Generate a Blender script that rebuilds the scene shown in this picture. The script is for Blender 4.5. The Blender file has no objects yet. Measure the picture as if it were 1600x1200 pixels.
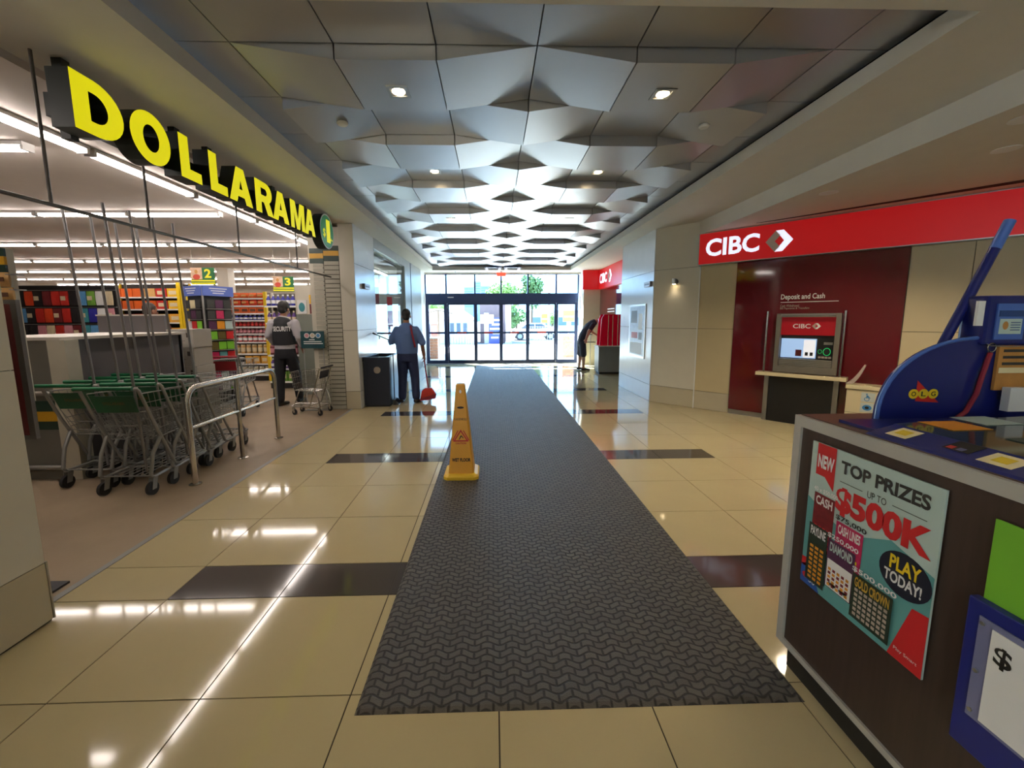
import bpy, bmesh, math, random
from mathutils import Vector, Matrix
random.seed(7)
sc = bpy.context.scene
COL = sc.collection

# ------------------------------------------------------------------ camera
F, CX, CY, YAW, PIT, ROL, CAMH = 630.7, 787.0, 579.1, .0263, .1270, -.0049, 1.508
def cam_ray(a, b):
    cr, sr = math.cos(-ROL), math.sin(-ROL)
    a, b = cr*a-sr*b, sr*a+cr*b
    cp, sp = math.cos(PIT), math.sin(PIT)
    yy, zz = cp-sp*b, -sp-cp*b
    c, s = math.cos(YAW), math.sin(YAW)
    return Vector((c*a+s*yy, -s*a+c*yy, zz))
fw = cam_ray(0, 0); rt = cam_ray(1, 0)-fw; up = fw-cam_ray(0, 1)
cam = bpy.data.cameras.new('camera'); camo = bpy.data.objects.new('camera', cam); COL.objects.link(camo)
M = Matrix.Identity(4)
for i in range(3):
    M[i][0], M[i][1], M[i][2] = rt[i], up[i], -fw[i]
M[2][3] = CAMH
camo.matrix_world = M
cam.sensor_width = 36; cam.lens = F*36/1600
cam.shift_x = (800-CX)/1600; cam.shift_y = (CY-600)/1600
cam.clip_start = .05; cam.clip_end = 900
sc.camera = camo

# ------------------------------------------------------------------ world, sun, exposure
w = bpy.data.worlds.new('sky'); sc.world = w; w.use_nodes = True
bg = w.node_tree.nodes['Background']
bg.inputs[0].default_value = (.44, .69, 1.0, 1); bg.inputs[1].default_value = 9
sun = bpy.data.lights.new('sun', 'SUN'); suno = bpy.data.objects.new('sun', sun); COL.objects.link(suno)
sun.energy = 85; sun.angle = .01; sun.color = (1, .95, .86)
sd = Vector((.67, -.74, -1.19))
suno.rotation_euler = sd.to_track_quat('-Z', 'Y').to_euler(); suno.location = (-20, 40, 40)
vs = sc.view_settings
vs.view_transform = 'Standard'; vs.look = 'None'; vs.exposure = 0.0; vs.gamma = 1.0; vs.use_curve_mapping = False
sc.cycles.max_bounces = 6; sc.cycles.diffuse_bounces = 3; sc.cycles.glossy_bounces = 3
sc.cycles.transparent_max_bounces = 16; sc.cycles.sample_clamp_indirect = 6
sc.cycles.caustics_reflective = False; sc.cycles.caustics_refractive = False

# ------------------------------------------------------------------ materials
def lin(c):
    c = c/255
    return c/12.92 if c <= .04045 else ((c+.055)/1.055)**2.4
def L3(rgb): return (lin(rgb[0]), lin(rgb[1]), lin(rgb[2]), 1)
MATS = {}
def mat(name, rgb, rough=.5, metal=0, var=.05, scale=6, bump=0, bscale=120, spec=.5, coat=0, emit=None, es=1, stretch=None):
    if name in MATS: return MATS[name]
    m = bpy.data.materials.new(name); m.use_nodes = True; nt = m.node_tree; N = nt.nodes; LK = nt.links
    p = N['Principled BSDF']
    c = L3(rgb)
    p.inputs['Roughness'].default_value = rough; p.inputs['Metallic'].default_value = metal
    p.inputs['Specular IOR Level'].default_value = spec
    if coat: p.inputs['Coat Weight'].default_value = coat; p.inputs['Coat Roughness'].default_value = .05
    tc = N.new('ShaderNodeTexCoord')
    src = tc.outputs['Object']
    if stretch:
        mp = N.new('ShaderNodeMapping'); mp.inputs['Scale'].default_value = stretch; LK.new(src, mp.inputs[0]); src = mp.outputs[0]
    if var:
        nz = N.new('ShaderNodeTexNoise'); nz.inputs['Scale'].default_value = scale; nz.inputs['Detail'].default_value = 3
        LK.new(src, nz.inputs['Vector'])
        mx = N.new('ShaderNodeMix'); mx.data_type = 'RGBA'
        mx.inputs[6].default_value = tuple(min(1, v*(1-var*2)) for v in c[:3])+(1,)
        mx.inputs[7].default_value = tuple(min(1, v*(1+var*2)) for v in c[:3])+(1,)
        LK.new(nz.outputs[0], mx.inputs[0]); LK.new(mx.outputs[2], p.inputs['Base Color'])
    else: p.inputs['Base Color'].default_value = c
    if bump:
        nb = N.new('ShaderNodeTexNoise'); nb.inputs['Scale'].default_value = bscale; LK.new(src, nb.inputs['Vector'])
        b = N.new('ShaderNodeBump'); b.inputs['Strength'].default_value = bump; b.inputs['Distance'].default_value = .004
        LK.new(nb.outputs[0], b.inputs['Height']); LK.new(b.outputs[0], p.inputs['Normal'])
    if emit:
        p.inputs['Emission Color'].default_value = L3(emit); p.inputs['Emission Strength'].default_value = es
    MATS[name] = m
    return m
def glassmat(name, tint, refl=1.0):
    m = bpy.data.materials.new(name); m.use_nodes = True; nt = m.node_tree; N = nt.nodes; LK = nt.links
    N.remove(N['Principled BSDF'])
    t = N.new('ShaderNodeBsdfTransparent'); t.inputs[0].default_value = L3(tint)
    g = N.new('ShaderNodeBsdfGlossy'); g.inputs['Roughness'].default_value = .02
    fr = N.new('ShaderNodeFresnel'); fr.inputs[0].default_value = 1.45
    mm = N.new('ShaderNodeMath'); mm.operation = 'MULTIPLY'; mm.inputs[1].default_value = refl; LK.new(fr.outputs[0], mm.inputs[0])
    ge = N.new('ShaderNodeNewGeometry'); m1 = N.new('ShaderNodeMath'); m1.operation = 'SUBTRACT'; m1.inputs[0].default_value = 1; LK.new(ge.outputs['Backfacing'], m1.inputs[1])
    m2 = N.new('ShaderNodeMath'); m2.operation = 'MULTIPLY'; LK.new(mm.outputs[0], m2.inputs[0]); LK.new(m1.outputs[0], m2.inputs[1]); mm = m2
    mx = N.new('ShaderNodeMixShader'); LK.new(mm.outputs[0], mx.inputs[0]); LK.new(t.outputs[0], mx.inputs[1]); LK.new(g.outputs[0], mx.inputs[2])
    LK.new(mx.outputs[0], N['Material Output'].inputs[0]); MATS[name] = m
    return m
def matmat():
    # moulded rubber entrance mat: interlocking raised bars
    m = bpy.data.materials.new('rubber_mat'); m.use_nodes = True; nt = m.node_tree; N = nt.nodes; LK = nt.links
    p = N['Principled BSDF']; p.inputs['Roughness'].default_value = .55; p.inputs['Specular IOR Level'].default_value = .4
    tc = N.new('ShaderNodeTexCoord')
    def mth(op, a, b=None, c=None):
        n = N.new('ShaderNodeMath'); n.operation = op
        for k, q in enumerate((a, b, c)):
            if q is None: continue
            if isinstance(q, (int, float)): n.inputs[k].default_value = q
            else: LK.new(q, n.inputs[k])
        return n.outputs[0]
    nz = N.new('ShaderNodeTexNoise'); nz.inputs['Scale'].default_value = 260; LK.new(tc.outputs['Object'], nz.inputs['Vector'])
    sp = N.new('ShaderNodeSeparateXYZ'); LK.new(tc.outputs['Object'], sp.inputs[0])
    yw = mth('MULTIPLY_ADD', mth('SINE', mth('MULTIPLY', sp.outputs[0], 2*math.pi/.116)), .011, sp.outputs[1])
    cb = N.new('ShaderNodeCombineXYZ'); LK.new(sp.outputs[0], cb.inputs[0]); LK.new(yw, cb.inputs[1])
    br = N.new('ShaderNodeTexBrick'); br.inputs['Scale'].default_value = 1; br.inputs['Brick Width'].default_value = .058; br.inputs['Row Height'].default_value = .036
    br.inputs['Mortar Size'].default_value = .007; br.inputs['Mortar Smooth'].default_value = .7; br.offset = .5
    br.inputs[1].default_value = (1, 1, 1, 1); br.inputs[2].default_value = (.7, .7, .7, 1); br.inputs[3].default_value = (0, 0, 0, 1)
    LK.new(cb.outputs[0], br.inputs[0])
    a = N.new('ShaderNodeMath'); a.operation = 'MULTIPLY'; a.inputs[1].default_value = 1; LK.new(br.outputs[0], a.inputs[0])
    d = N.new('ShaderNodeMath'); d.operation = 'MULTIPLY_ADD'; d.inputs[1].default_value = .8; LK.new(nz.outputs[0], d.inputs[0]); LK.new(a.outputs[0], d.inputs[2])
    bu = N.new('ShaderNodeBump'); bu.inputs['Strength'].default_value = 1; bu.inputs['Distance'].default_value = .010
    LK.new(d.outputs[0], bu.inputs['Height']); LK.new(bu.outputs[0], p.inputs['Normal'])
    mx = N.new('ShaderNodeMix'); mx.data_type = 'RGBA'; mx.inputs[6].default_value = L3((50, 46, 43)); mx.inputs[7].default_value = L3((100, 94, 86))
    LK.new(a.outputs[0], mx.inputs[0]); LK.new(mx.outputs[2], p.inputs['Base Color'])
    MATS['rubber_mat'] = m; return m

# ------------------------------------------------------------------ mesh helpers
def V(*a): return Vector(a)
class MB:
    def __init__(s): s.v = []; s.f = []
    def add(s, vs, fs):
        n = len(s.v); s.v += [Vector(q) for q in vs]; s.f += [tuple(i+n for i in f) for f in fs]; return s
    def hexa(s, p):   # 4 bottom ccw, 4 top
        return s.add(p, [(3,2,1,0),(4,5,6,7),(0,1,5,4),(1,2,6,5),(2,3,7,6),(3,0,4,7)])
    def box(s, x0, y0, z0, x1, y1, z1, fr=None):
        x0, x1 = min(x0,x1), max(x0,x1); y0, y1 = min(y0,y1), max(y0,y1); z0, z1 = min(z0,z1), max(z0,z1)
        p = [(x0,y0,z0),(x1,y0,z0),(x1,y1,z0),(x0,y1,z0),(x0,y0,z1),(x1,y0,z1),(x1,y1,z1),(x0,y1,z1)]
        if fr: p = [fr(*q) for q in p]
        return s.hexa(p)
    def prism(s, poly, off):
        n = len(poly); poly = [Vector(q) for q in poly]; off = Vector(off)
        fs = [tuple(range(n))[::-1], tuple(range(n, 2*n))]+[(i, (i+1) % n, n+(i+1) % n, n+i) for i in range(n)]
        return s.add(poly+[q+off for q in poly], fs)
    def tube(s, pts, r, n=8, rr=None, closed=False, cap=True):
        pts = [Vector(q) for q in pts]; K = len(pts); rings = []
        prev = None
        for i, q in enumerate(pts):
            if closed: t = pts[(i+1) % K]-pts[i-1]
            else: t = (pts[min(i+1, K-1)]-pts[max(i-1, 0)])
            t.normalize()
            if prev is None:
                a = Vector((0,0,1)) if abs(t.z) < .9 else Vector((1,0,0))
                u = t.cross(a).normalized()
            else:
                u = (prev-t*prev.dot(t)).normalized()
            prev = u; vv = t.cross(u)
            R = rr[i] if rr else r
            rings.append([q+(u*math.cos(2*math.pi*k/n)+vv*math.sin(2*math.pi*k/n))*R for k in range(n)])
        return s.rings(rings, closed, cap)
    def rings(s, rings, closed=False, cap=True):
        n = len(rings[0]); K = len(rings); vs = [q for r in rings for q in r]; fs = []
        for i in range(K if closed else K-1):
            j = (i+1) % K
            for k in range(n): fs.append((i*n+k, i*n+(k+1) % n, j*n+(k+1) % n, j*n+k))
        if cap and not closed:
            fs.append(tuple(range(n))[::-1]); fs.append(tuple((K-1)*n+k for k in range(n)))
        return s.add(vs, fs)
    def cyl(s, p, q, r, n=16, r2=None): return s.tube([p, q], r, n, [r, r if r2 is None else r2])
    def sph(s, c, rx, ry=None, rz=None, n=14, m=9):
        ry = rx if ry is None else ry; rz = rx if rz is None else rz; c = Vector(c); rings = []
        for i in range(1, m):
            a = math.pi*i/m
            rings.append([c+Vector((rx*math.sin(a)*math.cos(2*math.pi*k/n), ry*math.sin(a)*math.sin(2*math.pi*k/n), -rz*math.cos(a))) for k in range(n)])
        return s.rings(rings)
    def lathe(s, c, prof, n=20):   # prof (r,z) pairs
        c = Vector(c)
        return s.rings([[c+Vector((r*math.cos(2*math.pi*k/n), r*math.sin(2*math.pi*k/n), z)) for k in range(n)] for r, z in prof])
    def mesh(s, name, off=Vector()):
        me = bpy.data.meshes.new(name); me.from_pydata([v-off for v in s.v], [], s.f); me.update()
        return me
    def build(s, name, m, parent=None, **k): return obj(name, s, m, parent, **k)
def wloc(o):
    l = Vector()
    while o is not None: l = l+o.location; o = o.parent
    return l
def fixn(me):
    bm = bmesh.new(); bm.from_mesh(me); bmesh.ops.recalc_face_normals(bm, faces=bm.faces); bm.to_mesh(me); bm.free()
def obj(name, mb, m, parent=None, label=None, cat=None, group=None, kind=None, smooth=False, bevel=0, plabel=None):
    if parent is None:
        xs = [v.x for v in mb.v]; ys = [v.y for v in mb.v]; zs = [v.z for v in mb.v]
        off = Vector(((min(xs)+max(xs))/2, (min(ys)+max(ys))/2, min(zs)))
    else: off = wloc(parent)
    me = mb.mesh(name, off); fixn(me)
    return put(name, me, m, parent, off if parent is None else Vector(), label, cat, group, kind, smooth, bevel, plabel)
def put(name, me, m, parent=None, loc=(0,0,0), label=None, cat=None, group=None, kind=None, smooth=False, bevel=0, plabel=None):
    if bevel:
        bm = bmesh.new(); bm.from_mesh(me)
        bmesh.ops.bevel(bm, geom=[e for e in bm.edges if len(e.link_faces) == 2 and e.calc_face_angle() > .6], offset=bevel, segments=2, affect='EDGES', profile=.6)
        bm.to_mesh(me); bm.free()
    o = bpy.data.objects.new(name, me); COL.objects.link(o)
    if m: me.materials.append(MATS[m] if isinstance(m, str) else m)
    o.parent = parent; o.location = loc
    if smooth:
        me.shade_smooth()
        try: me.set_sharp_from_angle(angle=.7)
        except Exception: pass
    tag(o, label or plabel, cat, group, kind)
    return o
def tag(o, label=None, cat=None, group=None, kind=None):
    if label: o['label'] = label
    if cat: o['category'] = cat
    if group: o['group'] = group
    if kind: o['kind'] = kind
    return o
def thing(name, label, cat, loc=(0,0,0), group=None, kind=None):
    o = bpy.data.objects.new(name, None); COL.objects.link(o); o.location = loc; o.empty_display_size = .1
    return tag(o, label, cat, group, kind)
def copy_tree(o, loc=None, rz=None, label=None, parent=None):
    c = o.copy(); COL.objects.link(c); c.parent = parent
    if loc is not None: c.location = loc
    if rz is not None: c.rotation_euler = (0, 0, rz)
    if label: c['label'] = label
    for ch in list(o.children): copy_tree(ch, parent=c)
    return c
def bx(name, m, parent, x0, y0, z0, x1, y1, z1, fr=None, **k):
    return MB().box(x0, y0, z0, x1, y1, z1, fr).build(name, m, parent, **k)

# --- flat lettering: built-in font or own outlines, fitted into a rectangle on a plane
TXT = {}
def text_mesh(s, bold):
    k = (s, bold)
    if k not in TXT:
        c = bpy.data.curves.new('t', 'FONT'); c.body = s; c.size = 1; c.offset = bold; c.resolution_u = 3; c.fill_mode = 'FRONT'
        o = bpy.data.objects.new('t', c); me = bpy.data.meshes.new_from_object(o); bpy.data.objects.remove(o)
        TXT[k] = ([v.co.copy() for v in me.vertices], [tuple(q.vertices) for q in me.polygons]); bpy.data.meshes.remove(me)
    return TXT[k]
def shape_mesh(loops):
    c = bpy.data.curves.new('t', 'CURVE'); c.dimensions = '2D'; c.fill_mode = 'BOTH'
    for lp in loops:
        sp = c.splines.new('POLY'); sp.points.add(len(lp)-1); sp.use_cyclic_u = True
        for i, (x, y) in enumerate(lp): sp.points[i].co = (x, y, 0, 1)
    o = bpy.data.objects.new('t', c); me = bpy.data.meshes.new_from_object(o); bpy.data.objects.remove(o)
    r = ([v.co.copy() for v in me.vertices], [tuple(q.vertices) for q in me.polygons]); bpy.data.meshes.remove(me)
    return r
def place(vf, o, u, v, w=None, h=None, depth=0, raw=False):
    """verts of a flat mesh fitted in a w x h rectangle whose lower left corner is o; u right, v up"""
    vs, fs = vf; o = Vector(o); u = Vector(u).normalized(); v = Vector(v).normalized(); n = u.cross(v)
    x0 = min(q.x for q in vs); x1 = max(q.x for q in vs); y0 = min(q.y for q in vs); y1 = max(q.y for q in vs)
    if raw: sx = sy = 1; x0 = y0 = 0
    else:
        sy = h/(y1-y0) if h else None; sx = w/(x1-x0) if w else sy
        if sy is None: sy = sx
    mb = MB(); P = [o+u*(q.x-x0)*sx+v*(q.y-y0)*sy for q in vs]
    if not depth: return mb.add([p+n*.0004 for p in P], fs)
    N = len(P); edge = {}
    for f in fs:
        for a, b in zip(f, f[1:]+f[:1]):
            k = (min(a,b), max(a,b)); edge[k] = None if k in edge else (a, b)
    ff = [tuple(i+N for i in f) for f in fs]+[f[::-1] for f in fs]+[(e[0], e[1], e[1]+N, e[0]+N) for e in edge.values() if e]
    return mb.add(P+[p+n*depth for p in P], ff)
def text(s, m, parent, o, u, v, w=None, h=None, bold=0, depth=0, name='lettering', plabel=None):
    mb = place(text_mesh(s, bold), o, u, v, w, h, depth)
    off = wloc(parent); me = mb.mesh(name, off)
    if depth: fixn(me)
    return put(name, me, m, parent, plabel=plabel)
def shape(loops, m, parent, o, u, v, depth=0, name='mark', plabel=None):
    mb = place(shape_mesh(loops), o, u, v, raw=True, depth=depth)
    me = mb.mesh(name, wloc(parent))
    if depth: fixn(me)
    return put(name, me, m, parent, plabel=plabel)
def ell(cx, cy, rx, ry, n=28, a0=0, a1=2*math.pi):
    return [(cx+rx*math.cos(a0+(a1-a0)*i/n), cy+ry*math.sin(a0+(a1-a0)*i/n)) for i in range(n)]
def rect(x0, y0, x1, y1): return [(x0,y0),(x1,y0),(x1,y1),(x0,y1)]
X_, Y_, Z_ = V(1,0,0), V(0,1,0), V(0,0,1)
# ------------------------------------------------------------------ material library
mat('tile', (188,174,136), .07, var=.03, scale=2.5, spec=.5)
mat('tile_dark', (72,66,64), .08, var=.04, scale=3, spec=.5)
mat('grout', (58,50,40), .9)
mat('store_concrete', (150,132,108), .45, var=.13, scale=2.2, bump=.15, bscale=40)
mat('pavement', (205,202,196), .9, var=.06, scale=1.5, bump=.2)
mat('asphalt', (120,120,122), .9, var=.06)
mat('plaster', (224,218,206), .75, var=.02, bump=.04, bscale=300)
mat('store_ceiling', (216,206,198), .8, var=.02)
mat('reveal_black', (14,14,15), .8)
mat('ceiling_metal', (188,189,194), .32, metal=.65, var=.02, scale=3)
mat('wall_panel', (214,208,192), .35, var=.02)
mat('wall_panel_white', (226,226,226), .22, var=.02)
mat('skirting', (190,180,155), .3, var=.03)
mat('joint', (95,88,75), .8)
mat('bank_wall', (200,184,146), .45, var=.02)
mat('red_glass', (98,16,28), .07, var=.03, coat=.5)
mat('door_frame_glare', (44,62,104), .4, metal=.1, var=.02)  # blue put into the colour for daylight glare over black frames
mat('grey_frame', (140,142,140), .4, metal=.3)
mat('white_paint', (232,230,226), .5, var=.02)
mat('slat', (176,172,156), .5, var=.03)
mat('slat_gap', (70,68,60), .8)
mat('dark_green', (20,52,40), .45)
mat('gold', (212,160,30), .45)
mat('silver', (180,180,178), .3, metal=.9, var=.03)
mat('steel', (196,190,180), .2, metal=1, var=.02)
mat('black', (16,16,18), .5)
mat('white', (238,238,236), .5, var=.01)
mat('charcoal', (44,44,48), .5)
glassmat('door_glass', (236,246,250)); glassmat('shop_glass', (225,238,240))
matmat()

# ------------------------------------------------------------------ floors
TX0, TY0, T = .012, 1.473, .6
floor = thing('floor', 'polished beige porcelain tile floor with dark inlaid bands', None, (0,0,0), kind='structure')
bx('grout_bed', 'grout', floor, -2.43, -6, -.12, 6.9, 13.78, -.004)
bx('floor_field', 'tile', floor, -2.43, -6, -.004, 6.9, TY0-2*T-.003, 0)
g = .0028
tile_mesh = {}
def tile_me(h, dark):
    k = (h, dark)
    if k not in tile_mesh:
        me = MB().box(g, g, -.0035, T-g, h*T-g, 0).mesh('floor_tile'); fixn(me); me.materials.append(MATS['tile_dark' if dark else 'tile']); tile_mesh[k] = me
    return tile_mesh[k]
BU = Vector((.6806, -.7326, 0)); BN = Vector((-.7326, -.6806, 0)); B0 = Vector((2.863, 7.196, 0))
def W(s, n, z): return B0+BU*s+BN*n+Z_*z
rows = []; j = -2.0
for k in range(40):
    ph = (j-1) % 3.5
    hh = .5 if ph < .01 or ph > 3.49 else 1.
    rows.append((j, hh)); j += hh
    if TY0+j*T > 13.75: break
for (j, hh) in rows:
    for c in range(-4, 10):
        x0 = TX0+c*T; y0 = TY0+j*T
        if hh*T+y0 > 13.8: continue
        cn = Vector((x0, y0+hh*T, 0)); near = Vector((x0, y0, 0))
        if y0 > 7.3 and x0 > 3.5: continue
        if y0 <= 7.3 and (near-B0).dot(BN) < -.02: continue
        if c in (0, 1) and y0 > 1.45 and y0+hh*T < 12.9: continue
        dark = hh == .5 and -3 <= c <= 3
        o = bpy.data.objects.new('floor_tile', tile_me(hh, dark)); COL.objects.link(o); o.parent = floor; o.location = (x0, y0, 0)
bx('threshold_strip', 'grey_frame', floor, -2.432, 1.96, -.004, TX0-4*T-.0028, 13.78, .0)
st = bx('floor', 'store_concrete', None, -18, -3, -.12, -2.432, 20, -.001, label='worn brown concrete floor of the discount store', kind='structure')
bx('ground', 'pavement', None, -60, 13.90, -.2, 60, 24.6, -.012, label='sunlit pale concrete forecourt outside the glass doors', kind='structure')
bx('ground', 'asphalt', None, -120, 24.6, -.2, 120, 330, -.03, label='grey asphalt street beyond the forecourt', kind='structure')

# ------------------------------------------------------------------ coffered metal ceiling
ceil = thing('ceiling', 'recessed ceiling of folded satin grey metal panels', None, (.3, 7.6, 3.05), kind='structure')
bx('backing_slab', 'reveal_black', ceil, -2.2, 2.05, 3.245, 2.85, 13.4, 3.36)
CX0, CW, RY0, RD, Z0, DIP = -1.602, .6315, 2.75, .62, 3.2, .088
pg = .004
NR = 16
def panel(x0, x1, y0, y1, zl, zr, nm='ceiling_panel'):
    a, b, c, d = x0+pg, x1-pg, y0+pg, y1-pg
    MB().hexa([(a,c,zl),(b,c,zr),(b,d,zr),(a,d,zl),(a,c,3.24),(b,c,3.24),(b,d,3.24),(a,d,3.24)]).build(nm, 'ceiling_metal', ceil)
cols = [CX0+CW*i for i in range(7)]
patA = [0, 1, 1, 0, 1, 1, 0]; patB = [1, 0, 0, 1, 0, 0, 1]
ylines = [2.1]+[RY0+RD*i for i in range(NR+1)]+[13.12]
for r in range(len(ylines)-1):
    y0, y1 = ylines[r], ylines[r+1]
    flat = r == 0 or r == len(ylines)-2
    pat = [0]*7 if flat else (patA if r % 2 == 1 else patB)
    for i in range(6): panel(cols[i], cols[i+1], y0, y1, Z0-DIP*pat[i], Z0-DIP*pat[i+1])
    panel(-1.93, cols[0], y0, y1, Z0, Z0); panel(cols[6], 2.54, y0, y1, Z0, Z0)
soff = thing('ceiling', 'pale plaster soffit framing the recessed metal ceiling', None, (0, 7, 3.05), kind='structure')
bx('soffit', 'plaster', soff, -2.78, 2.2, 3.05, -1.885, 13.83, 3.165)
bx('soffit', 'plaster', soff, 2.497, 2.2, 3.05, 3.36, 13.83, 3.165)
bx('soffit', 'plaster', soff, -1.885, 13.1, 3.05, 2.497, 13.83, 3.165)
bx('soffit', 'plaster', soff, -2.78, -6, 3.05, 3.36, 2.2, 3.165)
bx('soffit', 'plaster', soff, 3.36, 7.0, 3.05, 4.2, 13.83, 3.165)
bx('roof_slab', 'plaster', soff, -2.9, -6, 3.37, 7, 13.9, 3.5)
low = bx('ceiling', 'plaster', None, 3.35, -6, 2.838, 7.2, 7.0, 3.3, label='lower plaster soffit in front of the bank wall', kind='structure')
bx('ceiling', 'store_ceiling', None, -18, -3, 3.0, -2.78, 20, 3.2, label='flat off white ceiling of the discount store', kind='structure')
# dark slot in the low soffit in front of the bank sign
MB().prism([W(1.6,.30,2.832), W(4.9,.52,2.832), W(4.9,.36,2.832), W(1.9,.28,2.832)], (0,0,.004)).build('ceiling_slot', 'reveal_black', low)
MB().prism([W(.78,.02,2.83), W(5,.02,2.83), W(5,.14,2.83), W(.78,.10,2.83)], (0,0,.006)).build('ceiling_slot', 'reveal_black', low)

# ------------------------------------------------------------------ panelled walls
def panelled(name, label, core, faces):
    """core: footprint polygon prism; faces: list of (fr, a0, a1, zlist, material list)"""
    t = thing(name, label, None, (core[0][0], core[0][1], 0), kind='structure')
    MB().prism([(x, y, 0) for x, y in core], (0, 0, 3.05)).build('wall_core', 'joint', t)
    for fr, a0, a1, zs, ms in faces:
        for i in range(len(zs)-1):
            MB().box(a0+.003, .0, zs[i]+.003, a1-.003, .012, zs[i+1]-.003, fr).build('wall_panel', ms[i], t)
    return t
ZS = [0, .305, 1.335, 2.34, 3.05]
wp = ['skirting', 'wall_panel', 'wall_panel', 'wall_panel']; ww = ['wall_panel_white']*4
frR = lambda a, b, c: V(2.863-b, a, c)          # right pillar face towards the corridor
panelled('wall_right', 'pale panelled pillar with a bevelled corner between the two bank machines',
         [(2.875,7.196),(3.386,6.645),(3.9,6.95),(3.9,9.0),(2.875,9.0)],
         [(frR, 7.196, 9.0, ZS, ww), (W, 0, .772, ZS, wp)])
frB = lambda a, b, c: V(a, 9.0+b, c)
bw = thing('wall_right', 'angled beige bank wall behind the cash machine', None, W(.77,0,0), kind='structure')
MB().box(.772, -.3, 0, 5.6, -.012, 2.84, W).build('wall_core', 'joint', bw)
for (a0, a1, zs, m) in [(.775,1.31,[0,.3,1.335,2.84],'bank_wall'), (3.19,3.70,[0,.3,1.33,2.84],'bank_wall'), (3.70,4.9,[0,.3,1.33,2.84],'bank_wall'), (4.9,5.6,[0,.3,1.33,2.84],'bank_wall')]:
    for i in range(len(zs)-1): MB().box(a0+.003, -.012, zs[i]+.003, a1-.003, 0, zs[i+1]-.003, W).build('wall_panel', 'skirting' if i == 0 else m, bw)
rp = MB().box(1.315, -.012, .075, 3.185, .02, 2.36, W).build('glass_panel', 'red_glass', bw, plabel='glossy dark red glass panel')
MB().box(1.315, -.012, .0, 3.185, .012, .07, W).build('base_trim', 'silver', bw)
MB().box(.766, 0, 0, .778, .02, 2.35, W).build('corner_trim', 'white', bw)
# alcove of the far bank machine
al = thing('wall_right', 'alcove walls around the far bank machine beside the doors', None, (3.32,9,0), kind='structure')
bx('back_wall', 'wall_panel', al, 3.5, 9, 0, 3.7, 13.4, 3.05)
bx('end_wall', 'wall_panel', al, 2.95, 13.2, 0, 3.5, 13.4, 3.05)
bx('jamb_wall', 'white_paint', al, 2.95, 13.4, 0, 3.7, 13.83, 3.05)
bx('red_back_panel', 'red_glass', al, 3.486, 9.02, .75, 3.4995, 13.19, 2.43, plabel='red back panel of the far machine')
# left pillar and shop front
frL = lambda a, b, c: V(-2.259+b, a, c)
frLF = lambda a, b, c: V(a, 6.812-b, c)
lp = panelled('wall_left', 'white panelled pillar behind the dark recycling bin', [(-2.49,6.812),(-2.259,6.812),(-2.259,7.93),(-2.49,7.93)],
         [(frL, 6.80, 7.93, [0,.305,1.335,2.42,3.05], ww), (frLF, -2.49, -2.25, [0,.305,1.335,3.05], ['skirting','wall_panel','wall_panel'])])
gw = thing('window_1', 'tall clear shop window beside the white pillar', None, (-2.3,7.95,0), kind='structure')
bx('sill_rail', 'grey_frame', gw, -2.33, 7.93, 0, -2.25, 10.66, .1)
bx('head_rail', 'grey_frame', gw, -2.33, 7.93, 2.86, -2.25, 10.66, 3.05)
bx('pane', 'shop_glass', gw, -2.296, 7.93, .1, -2.288, 10.66, 2.86)
w2 = thing('wall_left', 'grey and white wall between the shop window and the doors', None, (-2.4,10.66,0), kind='structure')
bx('post', 'grey_frame', w2, -2.45, 10.66, 0, -2.25, 11.35, 3.05); bx('joint_strip', 'door_frame_glare', w2, -2.45, 11.35, 0, -2.262, 11.46, 3.05)
bx('wall_panel', 'grey_frame', w2, -2.45, 11.46, 0, -2.25, 13.0, 3.05); bx('wall_panel', 'white_paint', w2, -2.45, 13.0, 0, -2.262, 13.78, 3.05)
# slat wall pillar of the store
def slat_face(t, fr, a0, a1, z1, n, stripes):
    MB().box(a0, -.02, 0, a1, 0, z1, fr).build('backing', 'slat_gap', t)
    dz = z1/n
    for i in range(n): MB().box(a0+.004, 0, i*dz+.006, a1-.004, .012, (i+1)*dz-.006, fr).build('slat', 'slat', t)
    for i, m in enumerate(['dark_green', 'gold', 'dark_green']):
        MB().box(a0, 0, stripes+.08*i+.001, a1, .016, stripes+.08*i+.079, fr).build('stripe', m, t)
    MB().box(a0, 0, stripes+.241, a1, .004, 2.995, fr).build('upper_panel', 'wall_panel', t)
sp = thing('wall_left', 'slatted display pillar of the store with green and gold bands', None, (-2.75,7,0), kind='structure')
bx('wall_core', 'wall_panel', sp, -2.99, 6.822, 0, -2.495, 7.9, 2.995)
slat_face(sp, lambda a, b, c: V(a, 6.82-b, c), -2.738, -2.495, 2.46, 34, 2.46)
slat_face(sp, lambda a, b, c: V(-2.995+a*.25, 6.84-b-.02*a, c), 0, 1.0, 2.42, 34, 2.42)
# near left pillar
np_ = thing('wall_left', 'near white panelled pillar at the left edge', None, (-2.4,0,0), kind='structure')
bx('wall_core', 'joint', np_, -2.66, -4, 0, -2.262, 1.935, 3.05)
bx('kick_strip', 'black', np_, -2.262, -4, 0, -2.256, 1.94, .012)
frN = lambda a, b, c: V(-2.262+b, a, c)
for y0, y1 in ((-4,-1),(-1,.6),(.6,1.937)):
    for z0, z1, m in ((.014,.312,'skirting'),(.316,1.28,'wall_panel'),(1.284,2.3,'wall_panel'),(2.304,3.05,'wall_panel')):
        MB().box(y0+.002, 0, z0, y1-.002, .02, z1, frN).build('wall_panel', m, np_)
bx('corner_trim', 'silver', np_, -2.262, 1.937, .012, -2.24, 1.945, .318)
bx('end_panel', 'wall_panel', np_, -2.66, 1.935, .0, -2.264, 1.944, 3.05)
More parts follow.
